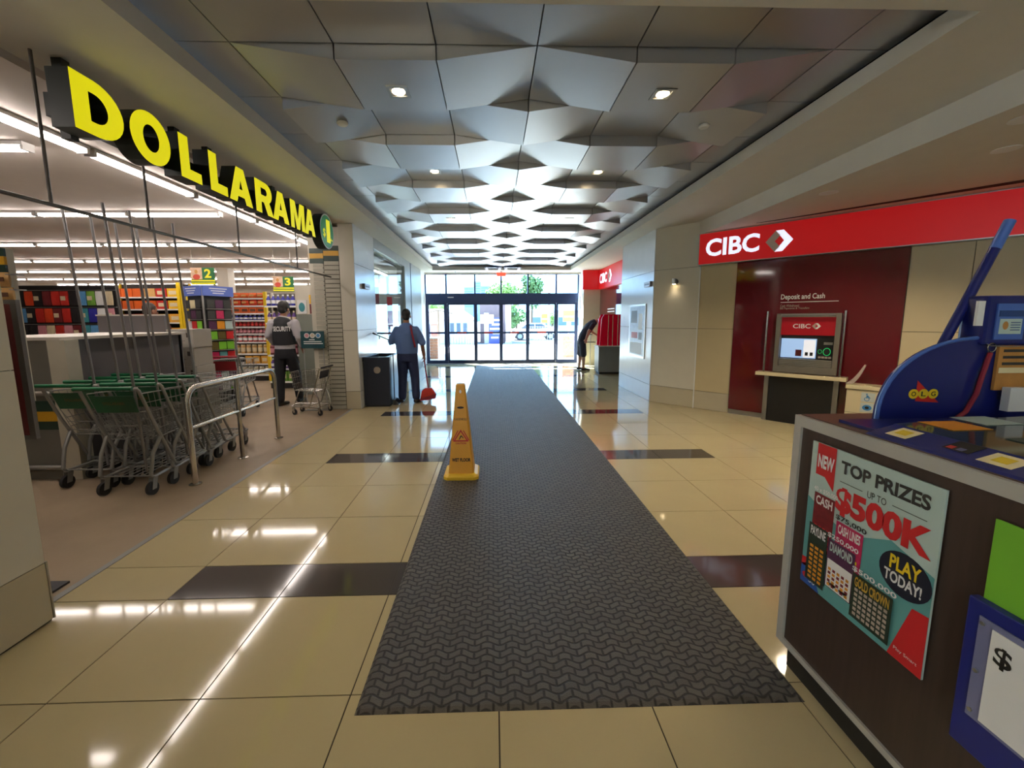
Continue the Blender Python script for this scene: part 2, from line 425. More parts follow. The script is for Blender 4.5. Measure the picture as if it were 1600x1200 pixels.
# outer shells of mall and store
bx('wall_back', 'wall_panel', None, -2.9, -6.3, 0, 7.2, -6, 3.5, label='plain mall wall behind the viewer', kind='structure')
bx('wall_right', 'wall_panel', None, 6.9, -6, 0, 7.2, 3.2, 3.3, label='plain mall wall right of the lottery counter', kind='structure')
bx('wall_left', 'plaster', None, -18.3, -3, 0, -18, 20, 3.2, label='far side wall of the discount store', kind='structure')
bx('wall_back', 'plaster', None, -18, 20, 0, -5.3, 20.3, 3.2, label='rear wall of the discount store', kind='structure')
bx('wall_front', 'plaster', None, -18, -3.3, 0, -2.6, -3, 3.2, label='near end wall of the discount store', kind='structure')
bx('wall_right', 'plaster', None, -5.5, 13.9, 0, -5.3, 20, 3.2, label='short return wall beside the store windows', kind='structure')
bx('wall_exterior', 'plaster', None, -2.75, 13.92, 0, -2.45, 15.35, 4.2, label='exterior wing wall left of the doors', kind='structure')
bx('trim_1', 'plaster', None, -6, 13.78, 3.0, 4, 13.95, 3.9, label='plaster lintel above the glass doors', kind='structure')
bx('wall_column', 'plaster', None, -7.88, 12.0, 0, -7.56, 12.3, 3.0, label='square white column behind the aisle two sign', kind='structure')

# ------------------------------------------------------------------ glass doors
DY0, DY1 = 13.79, 13.88
MX = [-2.25, -1.556, -.591, .291, 1.198, 2.151, 2.90]
dr = thing('door_1', 'automatic glass entrance doors with dark metal frame tinted blue for glare', None, (.3,13.83,0), kind='structure')
bx('header', 'door_frame_glare', dr, MX[0], DY0-.05, 2.05, MX[-1], DY1+.05, 2.365)
bx('top_rail', 'door_frame_glare', dr, MX[0], DY0, 2.985, MX[-1], DY1, 3.045)
for x in MX: bx('mullion', 'door_frame_glare', dr, x-.025, DY0, 2.365, x+.025, DY1, 2.985)
for i in range(6): bx('transom_pane', 'door_glass', dr, MX[i]+.026, 13.83, 2.366, MX[i+1]-.026, 13.838, 2.984)
edges = [(-2.25,-2.13,-1.66),(-1.60,-1.50,-.63),(-.63,-.57,.23),(.32,.37,1.16),(1.16,1.215,2.08),(2.2,2.25,2.78)]
leaf = [(-2.26,-1.53),(-1.53,-.58),(-.58,.285),(.285,1.19),(1.19,2.16),(2.16,2.90)]
for i, (a, b) in enumerate(leaf):
    s1 = .06 if i not in (0,) else .11; s2 = .06 if i not in (5, 0) else .11
    y0 = DY0+(.0 if i in (0,2,3,5) else .045); y1 = y0+.04
    lf = bx('door_leaf', 'door_frame_glare', dr, a, y0, .012, a+s1, y1, 2.05)
    bx('stile', 'door_frame_glare', lf, b-s2, y0, .012, b, y1, 2.05)
    bx('bottom_rail', 'door_frame_glare', lf, a+s1, y0, .012, b-s2, y1, .12)
    bx('middle_rail', 'door_frame_glare', lf, a+s1, y0, 1.02, b-s2, y1, 1.085)
    bx('top_rail', 'door_frame_glare', lf, a+s1, y0, 1.99, b-s2, y1, 2.05)
    bx('pane', 'door_glass', lf, a+s1, y0+.016, .12, b-s2, y0+.024, 1.02)
    bx('pane', 'door_glass', lf, a+s1, y0+.016, 1.085, b-s2, y0+.024, 1.99)
    if 0 < i < 5:
        mat('red_sticker', (196,70,60), .5); bx('sticker', 'red_sticker', lf, (a+b)/2-.15, y0-.003, 1.02, (a+b)/2+.15, y0-.0005, 1.085)
bx('floor_track', 'silver', dr, -2.26, 13.78, 0, 2.9, 13.9, .012)
bx('door_sensor', 'white', dr, -1.5, 13.70, 2.22, -1.30, 13.739, 2.25)
wn = thing('window_2', 'shop front windows seen through the tall shop window', None, (-4,13.83,0), kind='structure')
WX = [-5.3,-4.42,-3.50,-2.60]
bx('header', 'grey_frame', wn, -5.3, DY0-.03, 2.02, -2.46, DY1, 2.36); bx('top_rail', 'grey_frame', wn, -5.3, DY0, 2.93, -2.46, DY1, 3.0)
bx('bottom_rail', 'door_frame_glare', wn, -5.3, DY0, 0, -2.46, DY1, .12); bx('middle_rail', 'door_frame_glare', wn, -5.3, DY0, 1.02, -2.46, DY1, 1.08)
for x in WX: bx('mullion', 'door_frame_glare', wn, x-.03, DY0, .12, x+.03, DY1, 2.93)
for i in range(3):
    for z0, z1 in ((.12,1.02),(1.08,2.02),(2.36,2.93)): bx('pane', 'shop_glass', wn, WX[i]+.03, 13.83, z0, WX[i+1]-.03, 13.838, z1)
# ------------------------------------------------------------------ lamps of the place and added unseen fill lamps
mat('lamp_glow', (255,238,205), .5, var=0, emit=(255,226,176), es=30)
mat('tube_glow', (255,250,245), .5, var=0, emit=(255,243,236), es=26)
def spot(loc, energy, color, size=2.3, blend=.6, r=.05, parent=None, d=(0,0,-1)):
    l = bpy.data.lights.new('lamp_light', 'SPOT'); l.energy = energy; l.color = color; l.spot_size = size; l.spot_blend = blend; l.shadow_soft_size = r
    o = bpy.data.objects.new('lamp_light', l); COL.objects.link(o)
    if parent: o.parent = parent; o.location = Vector(loc)-wloc(parent)
    else: o.location = loc
    o.rotation_euler = Vector(d).to_track_quat('-Z', 'Y').to_euler()
ORD = ['first','second','third','fourth','fifth','sixth','seventh','eighth','ninth','tenth','eleventh','twelfth','thirteenth']
WARM = (1, .83, .60)
def square_downlight(x, y, z, label, e):
    t = thing('ceiling_downlight', label, 'downlight', (x, y, z), group='square downlights of the metal ceiling')
    s = .075
    m = MB()
    for a, b, c, d in ((-s,-s,s,-s*.7),(-s,s*.7,s,s),(-s,-s*.7,-s*.7,s*.7),(s*.7,-s*.7,s,s*.7)): m.box(x+a, y+b, z-.006, x+c, y+d, z)
    m.build('trim_frame', 'silver', t)
    MB().cyl((x,y,z-.003), (x,y,z-.0005), .045, 18).build('bulb', 'lamp_glow', t)
    spot((x,y,z-.02), e, WARM, parent=t)
zc = Z0-DIP
for i, (y, nm) in enumerate(((3.11,'nearest'), (4.93,'second nearest'), (6.85,'third nearest'))):
    zz = zc if i != 1 else Z0
    for x, sd_ in ((cols[1]+CW/2, 'left'), (cols[4]+CW/2, 'right')):
        yy = {0:3.11, 1:4.92, 2:6.78}[i]
        r = int((yy-RY0)/RD)+1
        zz = Z0-DIP*(patA if r % 2 == 1 else patB)[1]
        square_downlight(x, yy, zz, f'{nm} square downlight in the {sd_} half of the metal ceiling', 30)
def round_downlight(x, y, z, label, group, e=60, glow=True):
    t = thing('ceiling_downlight', label, 'downlight', (x, y, z), group=group)
    MB().lathe((x,y,z), [(.055,-.0005),(.085,-.0005),(.085,-.005),(.058,-.006)]).build('trim_ring', 'white', t, smooth=True)
    MB().cyl((x,y,z-.004), (x,y,z-.0005), .055, 18).build('bulb', 'lamp_glow', t)
    spot((x,y,z-.02), e, WARM, parent=t)
for x, y, l in ((3.62,4.45,'round downlight in the low soffit above the bank sign letters'),(4.12,3.32,'round downlight in the low soffit at the right frame edge, lower one'),(3.62,2.83,'round downlight in the low soffit at the right frame edge, upper one')):
    round_downlight(x, y, 2.838, l, 'round downlights before the bank wall', 95)
for y in (-4.6, -2.8, -1.0, .9):  # unseen downlights, added for soft fill from behind the camera
    for x in (-1.2, 1.9): round_downlight(x, y, 3.05, 'added unseen fill downlight in the mall soffit behind the viewer', 'added fill downlights behind the viewer', 17)
for y in (-2, .6): round_downlight(5.0, y, 2.838, 'added unseen fill downlight above the area behind the lottery counter', 'added fill downlights behind the lottery counter', 60)  # out of view as well, added as fill on the counter side
# store fluorescent strips
def strip_proto(L):
    t = thing('fluorescent_light', 'x', 'light', (0,0,0), group='fluorescent strip lights of the store')
    MB().box(-L/2, -.05, -.03, L/2, .05, .0).build('housing', 'white_paint', t)
    for s in (-1, 1):
        tb = MB().tube([(-L/2+.03, s*.028, -.047), (L/2-.03, s*.028, -.047)], .014, 8).build('tube', 'tube_glow', t, smooth=True)
    for s in (-1, 1): MB().box(s*(L/2-.012)-.012, -.045, -.065, s*(L/2-.012)+.012, .045, -.03).build('end_cap', 'white_paint', t)
    return t
proto = strip_proto(1.2); first = True
def put_strip(x, y, rz, label):
    global first
    if first: proto.location = (x, y, 2.998); proto.rotation_euler = (0,0,rz); proto['label'] = label; first = False
    else: copy_tree(proto, (x, y, 2.998), rz, label)
rowsY = [3.72, 5.92, 8.2, 10.4, 12.55, 14.75, 16.9]
nth = ['first','second','third','fourth','fifth','sixth','seventh']
for i, y in enumerate(rowsY):
    x = -3.75 if i else -3.9; end = {0:-7,1:-8,2:-10.5,3:-12.5,4:-15,5:-17,6:-17.4}[i]
    x -= .6; kk = 0
    while x > end:
        if not (y > 13.5 and x > -6.3): put_strip(x, y, 0, f'twin tube fluorescent strip in the {nth[i]} crosswise store row, {ORD[kk]} from the right')
        x -= 1.24; kk += 1
for k in range(11):
    put_strip(-3.5, .7+1.24*k, math.pi/2, f'twin tube fluorescent strip in the lengthwise row behind the yellow sign, {ORD[k]} nearest')
# ------------------------------------------------------------------ the long entrance mat
m = MB()
b, t_ = .018, .011
x0, x1, y0, y1 = -.545, 1.222, 1.385, 13.25
m.add([(x0,y0,0),(x1,y0,0),(x1,y1,0),(x0,y1,0),(x0+b,y0+b,t_),(x1-b,y0+b,t_),(x1-b,y1-b,t_),(x0+b,y1-b,t_)],
      [(3,2,1,0),(4,5,6,7),(0,1,5,4),(1,2,6,5),(2,3,7,6),(3,0,4,7)])
m.build('entrance_mat', 'rubber_mat', None, label='long dark ribbed rubber mat running to the glass doors', cat='mat')
# ------------------------------------------------------------------ wet floor cone
mat('cone_yellow', (222,160,34), .4, var=.03); mat('cone_base', (226,186,52), .35, var=.03); mat('sign_red', (188,44,36), .5); mat('ink', (24,22,20), .6)
cn = thing('wet_floor_cone', 'yellow four sided wet floor caution cone standing on the mat edge', 'cone', (-.31, 3.79, .011))
def sq(cx, cy, z, h, c=.0):
    q = [(-h+c,-h),(h-c,-h),(h,-h+c),(h,h-c),(h-c,h),(-h+c,h),(-h,h-c),(-h,-h+c)]
    return [V(cx+a, cy+b, z) for a, b in q]
cx_, cy_ = -.31, 3.79
MB().rings([sq(cx_,cy_,.011,.165,.035), sq(cx_,cy_,.04,.165,.035), sq(cx_,cy_,.055,.155,.035), sq(cx_,cy_,.062,.125,.012)]).build('base', 'cone_base', cn, bevel=.004)
cb = MB().rings([sq(cx_,cy_,.05,.122,.012), sq(cx_,cy_,.10,.116,.012), sq(cx_,cy_,.86,.045,.010), sq(cx_,cy_,.895,.042,.010), sq(cx_,cy_,.905,.034,.010)]).build('body', 'cone_yellow', cn)
sl = (.116-.045)/.76
fo = lambda x, z: V(cx_+x, cy_-(.116-(z-.10)*sl)-.0015, z)
vc = V(0, sl, 1).normalized()
text('WET FLOOR', 'ink', cn, fo(-.085,.175), X_, vc, .175, .034, .045)
text('CAUTION', 'sign_red', cn, fo(-.05,.34), X_, vc, .10, .017, .04)
shape([[(-.075,0),(.075,0),(0,.115)],[(-.052,.013),(.052,.013),(0,.092)]], 'sign_red', cn, fo(0,.365), X_, vc, name='warning_triangle')
shape([[(-.02,.0),(-.012,.0),(.006,.03),(.022,.01),(.026,.016),(.008,.042),(-.004,.036)]], 'ink', cn, fo(0,.383), X_, vc, name='slipping_figure')
shape([[(-.083,.01),(-.083+.012,.01),(-.02,.105),(-.03,.105)]], 'sign_red', cn, fo(0,.365), X_, vc)
shape([[(.083,.01),(.071,.01),(.02,.105),(.03,.105)]], 'sign_red', cn, fo(0,.365), X_, vc)
text('PLANCHER MOUILLE', 'ink', cn, fo(-.06,.565), X_, vc, .12, .022, .004)
shape([ell(0,0,.032,.011)], 'ink', cn, fo(0,.685), X_, vc, name='emblem')
shape([ell(0,0,.011,.016)], 'white', cn, fo(0,.835), X_, vc, name='handle_hole')
# ------------------------------------------------------------------ yellow shop sign on the left
mat('sign_yellow', (222,216,20), .45, var=.01, emit=(224,216,10), es=.8); mat('sign_side', (22,34,30), .5); mat('sign_green', (26,120,70), .45, emit=(26,120,70), es=.3)
SX = -2.4
def circ(cx, cy, rx, ry, a0, a1, n=14): return [(cx+rx*math.cos(math.radians(a0+(a1-a0)*i/n)), cy+ry*math.sin(math.radians(a0+(a1-a0)*i/n))) for i in range(n+1)]
LET = {   # unit height outlines
 'D': (.95, [[(0,0)]+circ(.42,.5,.53,.5,-90,90)+[(0,1)], [(.30,.24)]+circ(.40,.5,.24,.26,-90,90)+[(.30,.76)]]),
 'O': (1.0, [ell(.5,.5,.5,.54,32), ell(.5,.5,.20,.28,28)]),
 'L': (.68, [[(0,0),(.68,0),(.68,.25),(.30,.25),(.30,1),(0,1)]]),
 'A': (1.0, [[(0,0),(.30,0),(.36,.18),(.64,.18),(.70,0),(1.0,0),(.66,1),(.34,1)], [(.43,.39),(.57,.39),(.50,.66)]]),
 'R': (.90, [[(0,0),(.29,0),(.29,.36),(.42,.36),(.60,0),(.92,0),(.71,.42)]+circ(.56,.69,.32,.31,-60,90)+[(0,1)], [(.29,.58)]+circ(.50,.69,.11,.11,-90,90,8)+[(.29,.80)]]),
 'M': (1.15, [[(0,0),(.27,0),(.27,.62),(.45,0),(.70,0),(.88,.62),(.88,0),(1.15,0),(1.15,1),(.77,1),(.575,.38),(.38,1),(0,1)]]),
}
LY = [('D',2.556,2.885),('O',2.93,3.27),('L',3.36,3.585),('L',3.69,3.915),('A',3.94,4.30),('R',4.36,4.68),('A',4.68,5.03),('M',5.08,5.44),('A',5.44,5.745)]
shop_sign = thing('shop_sign', 'large hanging sign of yellow block letters above the store entrance', 'sign', (SX-.1, 4.3, 2.62))
zb, zt = 2.622, 2.945
for ch, ya, yb in LY:
    wd, loops = LET[ch]; sy = (zt-zb); sx = (yb-ya)/wd
    lp_ = [[(x*sx, y*sy) for x, y in l] for l in loops]
    body = shape(lp_, 'sign_side', shop_sign, (SX-.13, ya, zb), Y_, Z_, depth=.13, name='letter')
    shape(lp_, 'sign_yellow', body, (SX+.0005, ya, zb), Y_, Z_, name='letter_face', plabel='glowing yellow letter face')
bx('raceway', 'sign_side', shop_sign, SX-.2, 2.60, 2.70, SX-.131, 6.15, 2.83)
for y in (3.55, 3.93, 5.0, 5.80): bx('hanger', 'sign_side', shop_sign, SX-.19, y-.03, 2.83, SX-.14, y+.03, 3.05)
bx('end_post', 'sign_side', shop_sign, SX-.19, 2.66, 2.60, SX-.132, 2.71, 3.05)
dc = shape([ell(0,0,.245,.245,40)], 'sign_side', shop_sign, (SX-.13, 6.15, 2.782), Y_, Z_, depth=.13, name='price_disc')
shape([ell(0,0,.245,.245,40)], 'white', dc, (SX+.0005, 6.15, 2.782), Y_, Z_, name='disc_rim')
shape([ell(0,0,.225,.225,40)], 'sign_green', dc, (SX+.002, 6.15, 2.782), Y_, Z_, name='disc_face')
text('1', 'sign_yellow', dc, (SX+.004, 6.12, 2.63), Y_, Z_, .13, .32, .03)
text('$', 'sign_yellow', dc, (SX+.004, 6.0, 2.68), Y_, Z_, .08, .13, .015)
text('plus', 'sign_yellow', dc, (SX+.004, 6.24, 2.66), Y_, Z_, .09, .05, .01)
# grey grille track hanging below the sign
mat('track_grey', (104,100,96), .45, metal=.4)
tr = thing('hanging_rail', 'thin grey rail hanging on rods under the yellow sign', 'rail', (-2.5,4.2,2.16))
MB().tube([(-2.63,.8,2.2),(-2.63,6.78,2.2)], .012, 8).build('rail', 'track_grey', tr, smooth=True)
for y in (1.2, 2.59, 3.29, 4.4, 5.66): MB().tube([(-2.63,y,2.2),(-2.63,y,3.05)], .009, 8).build('rod', 'track_grey', tr, smooth=True)
# ------------------------------------------------------------------ bank sign
mat('bank_red', (190,20,26), .35, var=.02, emit=(200,14,20), es=.38); mat('sign_white', (244,246,255), .5, var=0, emit=(225,232,255), es=1.0)
mat('sign_grey', (150,135,120), .5, emit=(150,135,120), es=.2)
def bank_logo(parent, o, u, v, w, h, mm='sign_white', mg='sign_grey'):
    P = lambda l: [(x*w, y*h) for x, y in l]
    shape([P([(.36,1),(.64,1),(1,.5),(.64,0),(.36,0),(.68,.5)])], mm, parent, o, u, v, name='emblem')
    shape([P([(.0,.5),(.36,1),(.53,.82),(.53,.75),(.34,.50),(.53,.25),(.53,.20),(.36,0)])], mg, parent, Vector(o), u, v, name='emblem')
sg = thing('bank_sign', 'long glowing red bank sign with white letters above the cash machine', 'sign', W(2.8,.1,2.35))
MB().box(.78, .0, 2.352, 5.4, .13, 2.822, W).build('sign_box', 'bank_red', sg)
for z in (2.345, 2.822): MB().box(.775, .0, z, 5.4, .138, z+.01, W).build('edge_trim', 'silver', sg)
MB().box(.768, .0, 2.345, .78, .138, 2.832, W).build('edge_trim', 'silver', sg)
text('CIBC', 'sign_white', sg, W(.88,.1315,2.465), BU, Z_, .735, .265, .028, name='lettering')
bank_logo(sg, W(1.69,.1315,2.435), BU, Z_, .33, .29)
# ------------------------------------------------------------------ cash machine
mat('atm_grey', (112,108,100), .45, var=.02); mat('atm_dark', (52,50,48), .4); mat('atm_red', (150,14,28), .3, emit=(150,14,28), es=.25)
mat('screen', (150,180,215), .2, var=0, emit=(150,182,225), es=.8); mat('screen_white', (225,228,232), .2, var=0, emit=(225,228,235), es=.7); mat('green_light', (30,170,90), .4, emit=(30,170,90), es=1)
mat('cream', (222,208,170), .45, var=.02); mat('poster_paper', (196,206,204), .5); mat('print_blue', (60,130,190), .5); mat('maroon', (90,30,34), .4)
at = thing('cash_machine', 'grey cash machine set into the dark red glass panel', 'cash machine', W(2.27,.1,.74))
def WB(n, m, p, a0, b0, c0, a1, b1, c1, **k): return MB().box(a0,b0,c0,a1,b1,c1,W).build(n, m, p, **k)
bz = MB()
A0, A1, C0, C1 = 1.90, 2.62, .74, 1.565
bz.box(A0,.02,C0,A0+.055,.13,C1,W); bz.box(A1-.055,.02,C0,A1,.13,C1,W); bz.box(A0+.055,.02,C1-.05,A1-.055,.13,C1,W); bz.box(A0+.055,.02,C0,A1-.055,.13,C0+.09,W)
bz.build('surround', 'atm_grey', at)
WB('head_trim', 'silver', at, A0+.05,.13,C1-.03,A1-.06,.135,C1-.005)
hd = WB('red_header', 'atm_red', at, A0+.055,.02,1.265,A1-.055,.07,C1-.05)
text('CIBC', 'white', hd, W(2.09,.071,1.36), BU, Z_, .2, .062, .02); bank_logo(hd, W(2.305,.071,1.352), BU, Z_, .10, .08, 'white', 'sign_grey')
WB('recess_back', 'atm_dark', at, A0+.055,.021,C0+.09,A1-.055,.03,1.265)
s1 = WB('screen', 'screen', at, 1.965,.03,.945,2.37,.05,1.215)
WB('screen_picture', 'maroon', s1, 2.14,.0501,.97,2.21,.0508,1.06); WB('screen_picture', 'screen_white', s1, 2.23,.0501,.955,2.36,.0508,1.20)
WB('screen_mark', 'atm_dark', s1, 2.25,.0509,.98,2.285,.0513,1.03); WB('screen_mark', 'atm_dark', s1, 2.305,.0509,.98,2.34,.0513,1.03)
k1 = WB('card_unit', 'black', at, 2.385,.03,.945,2.555,.05,1.22)
WB('card_slot', 'silver', k1, 2.45,.05,1.14,2.545,.056,1.175)
for cxx, rr in ((2.415,.022),(2.49,.042)):
    shape([ell(0,0,rr,rr*1.25,20), ell(0,0,rr*.85,rr*1.08,20)], 'green_light', k1, W(cxx,.0515,1.045), BU, Z_, name='light_ring')
for i in range(4): WB('key', 'sign_grey', k1, 2.40+.037*i,.05,.953,2.43+.037*i,.055,.98)
ld = WB('keyboard_ledge', 'silver', at, A0+.06,.05,C0+.09,A1-.06,.12,.935)
for i in range(4): WB('ledge_rib', 'atm_grey', ld, A0+.06,.12,C0+.1+.022*i,A1-.06,.124,C0+.108+.022*i)
WB('shelf', 'cream', at, 1.70,.02,.675,2.735,.20,.725, bevel=.004)
WB('lower_cabinet', 'black', at, 1.86,.02,.0,2.60,.10,.675)
for a in (1.80, 2.60): WB('cabinet_post', 'silver', at, a,.02,0,a+.055,.11,.675)
for a in (1.785, 2.655): MB().tube([W(a,.12,.725),W(a,.12,1.60)], .014, 10).build('grab_bar', 'steel', at, smooth=True)
text('Deposit and Cash', 'white', at, W(1.91,.021,1.745), BU, Z_, .50, .095, .012)
WB('rule_line', 'white', at, 1.91,.02,1.722,2.56,.0212,1.730)
text('Cash Withdrawal', 'sign_grey', at, W(1.91,.021,1.66), BU, Z_, .22, .035, 0); text('Bill Payments & Transfers', 'sign_grey', at, W(1.91,.021,1.62), BU, Z_, .34, .035, 0)
# cream cabinet with access symbols
cb_ = thing('bank_cabinet', 'low cream cabinet with accessibility symbols beside the cash machine', 'cabinet', W(3.0,.2,0))
WB('body', 'cream', cb_, 2.755,.03,0,3.3,.27,.60); WB('top', 'cream', cb_, 2.74,.02,.605,3.31,.285,.655, bevel=.004); WB('drawer_line', 'joint', cb_, 2.755,.2701,.30,3.3,.2712,.304)
for z, m in ((.455,'poster_paper'),(.325,'poster_paper')):
    ic = WB('symbol_plate', m, cb_, 2.90,.27,z,3.03,.274,z+.115)
    if z > .4:
        shape([ell(.055,.03,.026,.024,18), ell(.055,.03,.019,.017,18)], 'print_blue', ic, W(2.90,.2745,z+.005), BU, Z_); shape([ell(.052,.092,.008,.008,12)], 'print_blue', ic, W(2.90,.2745,z+.005), BU, Z_)
        shape([[(.05,.04),(.058,.04),(.06,.058),(.085,.04),(.09,.046),(.062,.08),(.048,.08)]], 'print_blue', ic, W(2.90,.2745,z+.005), BU, Z_)
    else: shape([ell(.064,.055,.045,.036,20)], 'print_blue', ic, W(2.90,.2745,z+.002), BU, Z_); shape([ell(.064,.055,.02,.018,16)], 'ink', ic, W(2.90,.2752,z+.002), BU, Z_)
pts = [W(2.73+.30*(1-math.cos(a))*.6, .1, .66+.24*math.sin(a)) for a in [math.pi/2*i/8 for i in range(9)]]
rg = MB()
arc = [(2.73+.02*i, .66+.013*i+.0022*i*i) for i in range(9)]
poly = [(a, c) for a, c in arc]+[(a+.07-.006*i, c-.0) for i, (a, c) in list(enumerate(arc))[::-1]]
mat('grey_pink', (188,170,160), .45)
MB().prism([W(a,.08,c) for a, c in poly], BN*.14).build('brochure_wing', 'grey_pink', None, label='curved pale brochure holder on top of the cream cabinet', cat='holder')
# ------------------------------------------------------------------ lottery counter at the right
mat('wood_dark', (62,48,42), .4, var=.18, scale=4, stretch=(14,14,.8)); mat('counter_trim', (196,196,190), .35, metal=.3); mat('wood_top', (92,70,60), .35, var=.12, scale=5, stretch=(12,1.5,1))
CXF = 1.25
ct = thing('lottery_counter', 'dark wood counter with pale metal edges and black kick base', 'counter', (2.0,.6,0))
bx('kick_base', 'black', ct, 1.275, -1.2, 0, 2.6, 1.56, .105)
bx('body', 'wood_dark', ct, CXF+.006, -1.2, .13, 2.6, 1.585, 1.07)
bx('bottom_trim', 'counter_trim', ct, CXF-.004, -1.2, .105, 2.6, 1.597, .13)
bx('corner_trim', 'counter_trim', ct, CXF-.004, 1.562, .13, CXF+.03, 1.597, 1.07)
bx('top_trim', 'counter_trim', ct, CXF-.004, -1.2, 1.07, 2.605, 1.597, 1.112)
bx('top', 'wood_top', ct, CXF+.012, -1.19, 1.112, 2.59, 1.585, 1.116)
# poster: frame of reference u runs towards the viewer (to the right in the picture)
PU = V(0,-1,0); PX = CXF-.0002
mat('poster_pale', (188,210,204), .4, var=.02); mat('poster_teal', (96,160,160), .4, var=.04); mat('poster_red', (204,40,44), .4); mat('poster_navy', (24,28,46), .4); mat('poster_yellow', (236,206,40), .4)
mat('poster_blue', (38,84,170), .4); mat('ticket_maroon', (120,28,36), .4, var=.2, scale=60); mat('ticket_olive', (96,84,40), .45, var=.3, scale=90); mat('ticket_pink', (190,40,90), .4, var=.2, scale=70); mat('ticket_green', (36,52,40), .45, var=.2, scale=60); mat('ticket_gold', (200,160,60), .4, var=.1); mat('ticket_purple', (84,46,78), .4, var=.2, scale=60); mat('ticket_orange', (224,150,40), .4); mat('ink_dark', (52,52,50), .5); mat('lime', (120,190,50), .5)
py0, pz0, PW, PH = 1.493, .452, .467, .582
po = thing('lottery_poster', 'teal scratch ticket poster stuck on the counter front', 'poster', (CXF-.003, 1.26, .45))
bx('sheet', 'poster_pale', po, CXF-.004, py0-PW, pz0, CXF+.002, py0, pz0+PH)
PXX = CXF-.0045
def PS(loops, m, k=0, nm='print'): shape([[(x*PW, y*PH) for x, y in l] for l in loops], m, po, (PXX-.0006*k, py0, pz0), PU, Z_, name=nm)
def PT(s, m, x0, y0, x1, y1, bold=0, k=1, rot=0):
    u = (PU*math.cos(rot)+Z_*math.sin(rot)); v = (Z_*math.cos(rot)-PU*math.sin(rot))
    text(s, m, po, V(PXX-.0006*k, py0, pz0)+PU*x0*PW+Z_*y0*PH, u, v, (x1-x0)*PW, (y1-y0)*PH, bold)
PS([[(0,.0),(1,0),(1,.55),(.72,.62),(.4,.5),(.2,.55),(0,.62)]], 'poster_teal', 0)
PS([[(.0,.13),(.1,.16),(.2,.0),(0,0)]], 'poster_blue', 1); PS([[(0,.18),(.16,.2),(.16,.12),(0,.12)]], 'poster_red', 1)
PS([[(.78,.0),(1,0),(1,.34),(.9,.33)]], 'poster_red', 1)
PS([[(.06,1),(.24,1),(.24,.72),(.15,.79),(.06,.79)]], 'poster_red', 2); PT('NEW', 'white', .075, .84, .228, .93, .04, 3)
PT('TOP PRIZES', 'ink_dark', .29, .865, .93, .945, .035, 2); PT('UP TO', 'ink_dark', .52, .79, .66, .83, .0, 2)
PS([rect(.29,.809,.48,.813)], 'ink_dark', 1); PS([rect(.70,.809,.92,.813)], 'ink_dark', 1)
PT('$500K', 'poster_red', .27, .60, .97, .78, .05, 2)
PS([ell(.83,.47,.17,.12)], 'poster_navy', 2); PT('PLAY', 'poster_yellow', .73, .475, .93, .555, .03, 3); PT('TODAY!', 'white', .70, .40, .945, .465, .03, 3)
def ticket(x0, y0, x1, y1, m, k, cap, capm, title, tm, cells, cm, nx=5, ny=5, cy1=.55):
    PS([rect(x0,y0,x1,y1)], m, k)
    if cap: PT(cap, capm, x0-.01, y1+.005, x1+.02, y1+.04, .02, k+1)
    PT(title, tm, x0+.02, y1-.075, x1-.02, y1-.015, .03, k+1)
    ww, hh = (x1-x0-.04)/nx, ((y1-y0)*cy1)/ny
    for i in range(nx):
        for j in range(ny):
            PS([rect(x0+.02+i*ww+ww*.15, y0+.015+j*hh+hh*.2, x0+.02+i*ww+ww*.85, y0+.015+j*hh+hh*.8)], cm, k+1)
ticket(.07,.30,.27,.67,'ticket_maroon',2,'40 x $50,000','white','CASH','white',1,'poster_red',4,4,.4)
ticket(.05,.045,.24,.45,'ticket_green',4,None,None,'PAYLINE','white',1,'ticket_orange',3,8,.62)
ticket(.30,.24,.53,.56,'ticket_pink',3,'$75,000','ink_dark','CASH LINES','white',1,'poster_yellow',3,4,.4)
ticket(.25,.10,.49,.42,'ticket_purple',6,'$250,000','white','DIAMOND','poster_pale',1,'poster_pale',2,1,.1)
PS([rect(.26,.105,.48,.29)], 'white', 7)
for i in range(5):
    for jx in range(5): PS([rect(.275+.04*i,.115+.026*jx,.30+.04*i,.133+.026*jx)], 'ticket_maroon' if (i+jx) % 2 else 'ticket_orange', 8)
ticket(.49,.04,.79,.315,'ticket_green',9,'$500,000','white','GOLD CROWN','ticket_gold',1,'sign_grey',7,6,.66)
text('50', 'white', po, (PXX-.0014, py0-.09*PW, pz0+.03*PH), PU, Z_, .03, .02, .01); PS([ell(.05,.06,.03,.02)], 'poster_red', 2)
text('Play Smart', 'white', po, (PXX-.0014, py0-.82*PW, pz0+.045*PH), PU, Z_, .07, .014, .0)
mat('clear_tape', (206,214,206), .2)
# green card and blue ballot holder at the frame edge
mat('holder_blue', (26,36,120), .35, var=.03); mat('holder_grey', (120,124,160), .25)
bx('green_card', 'lime', None, CXF-.008, .60, .80, CXF-.003, .912, 1.012, label='bright green card above the blue holder on the counter', cat='card')
bh = thing('price_holder', 'blue plastic sign holder with a dollar sheet at right edge', 'sign holder', (CXF-.02,.76,.39))
bx('frame', 'holder_blue', bh, CXF-.03, .55, .39, CXF-.0045, .925, .80, bevel=.004)
fw_ = bx('window_frame', 'holder_grey', bh, CXF-.034, .56, .49, CXF-.031, .895, .765)
bx('sheet', 'white', fw_, CXF-.037, .56, .50, CXF-.0345, .865, .75)
text('$', 'ink', fw_, (CXF-.0375, .855, .665), PU, Z_, .035, .055, .02)
for y, z in ((.885,.75),(.885,.62),(.885,.51)): MB().cyl((CXF-.0345,y,z),(CXF-.038,y,z),.005,10).build('screw', 'silver', bh)
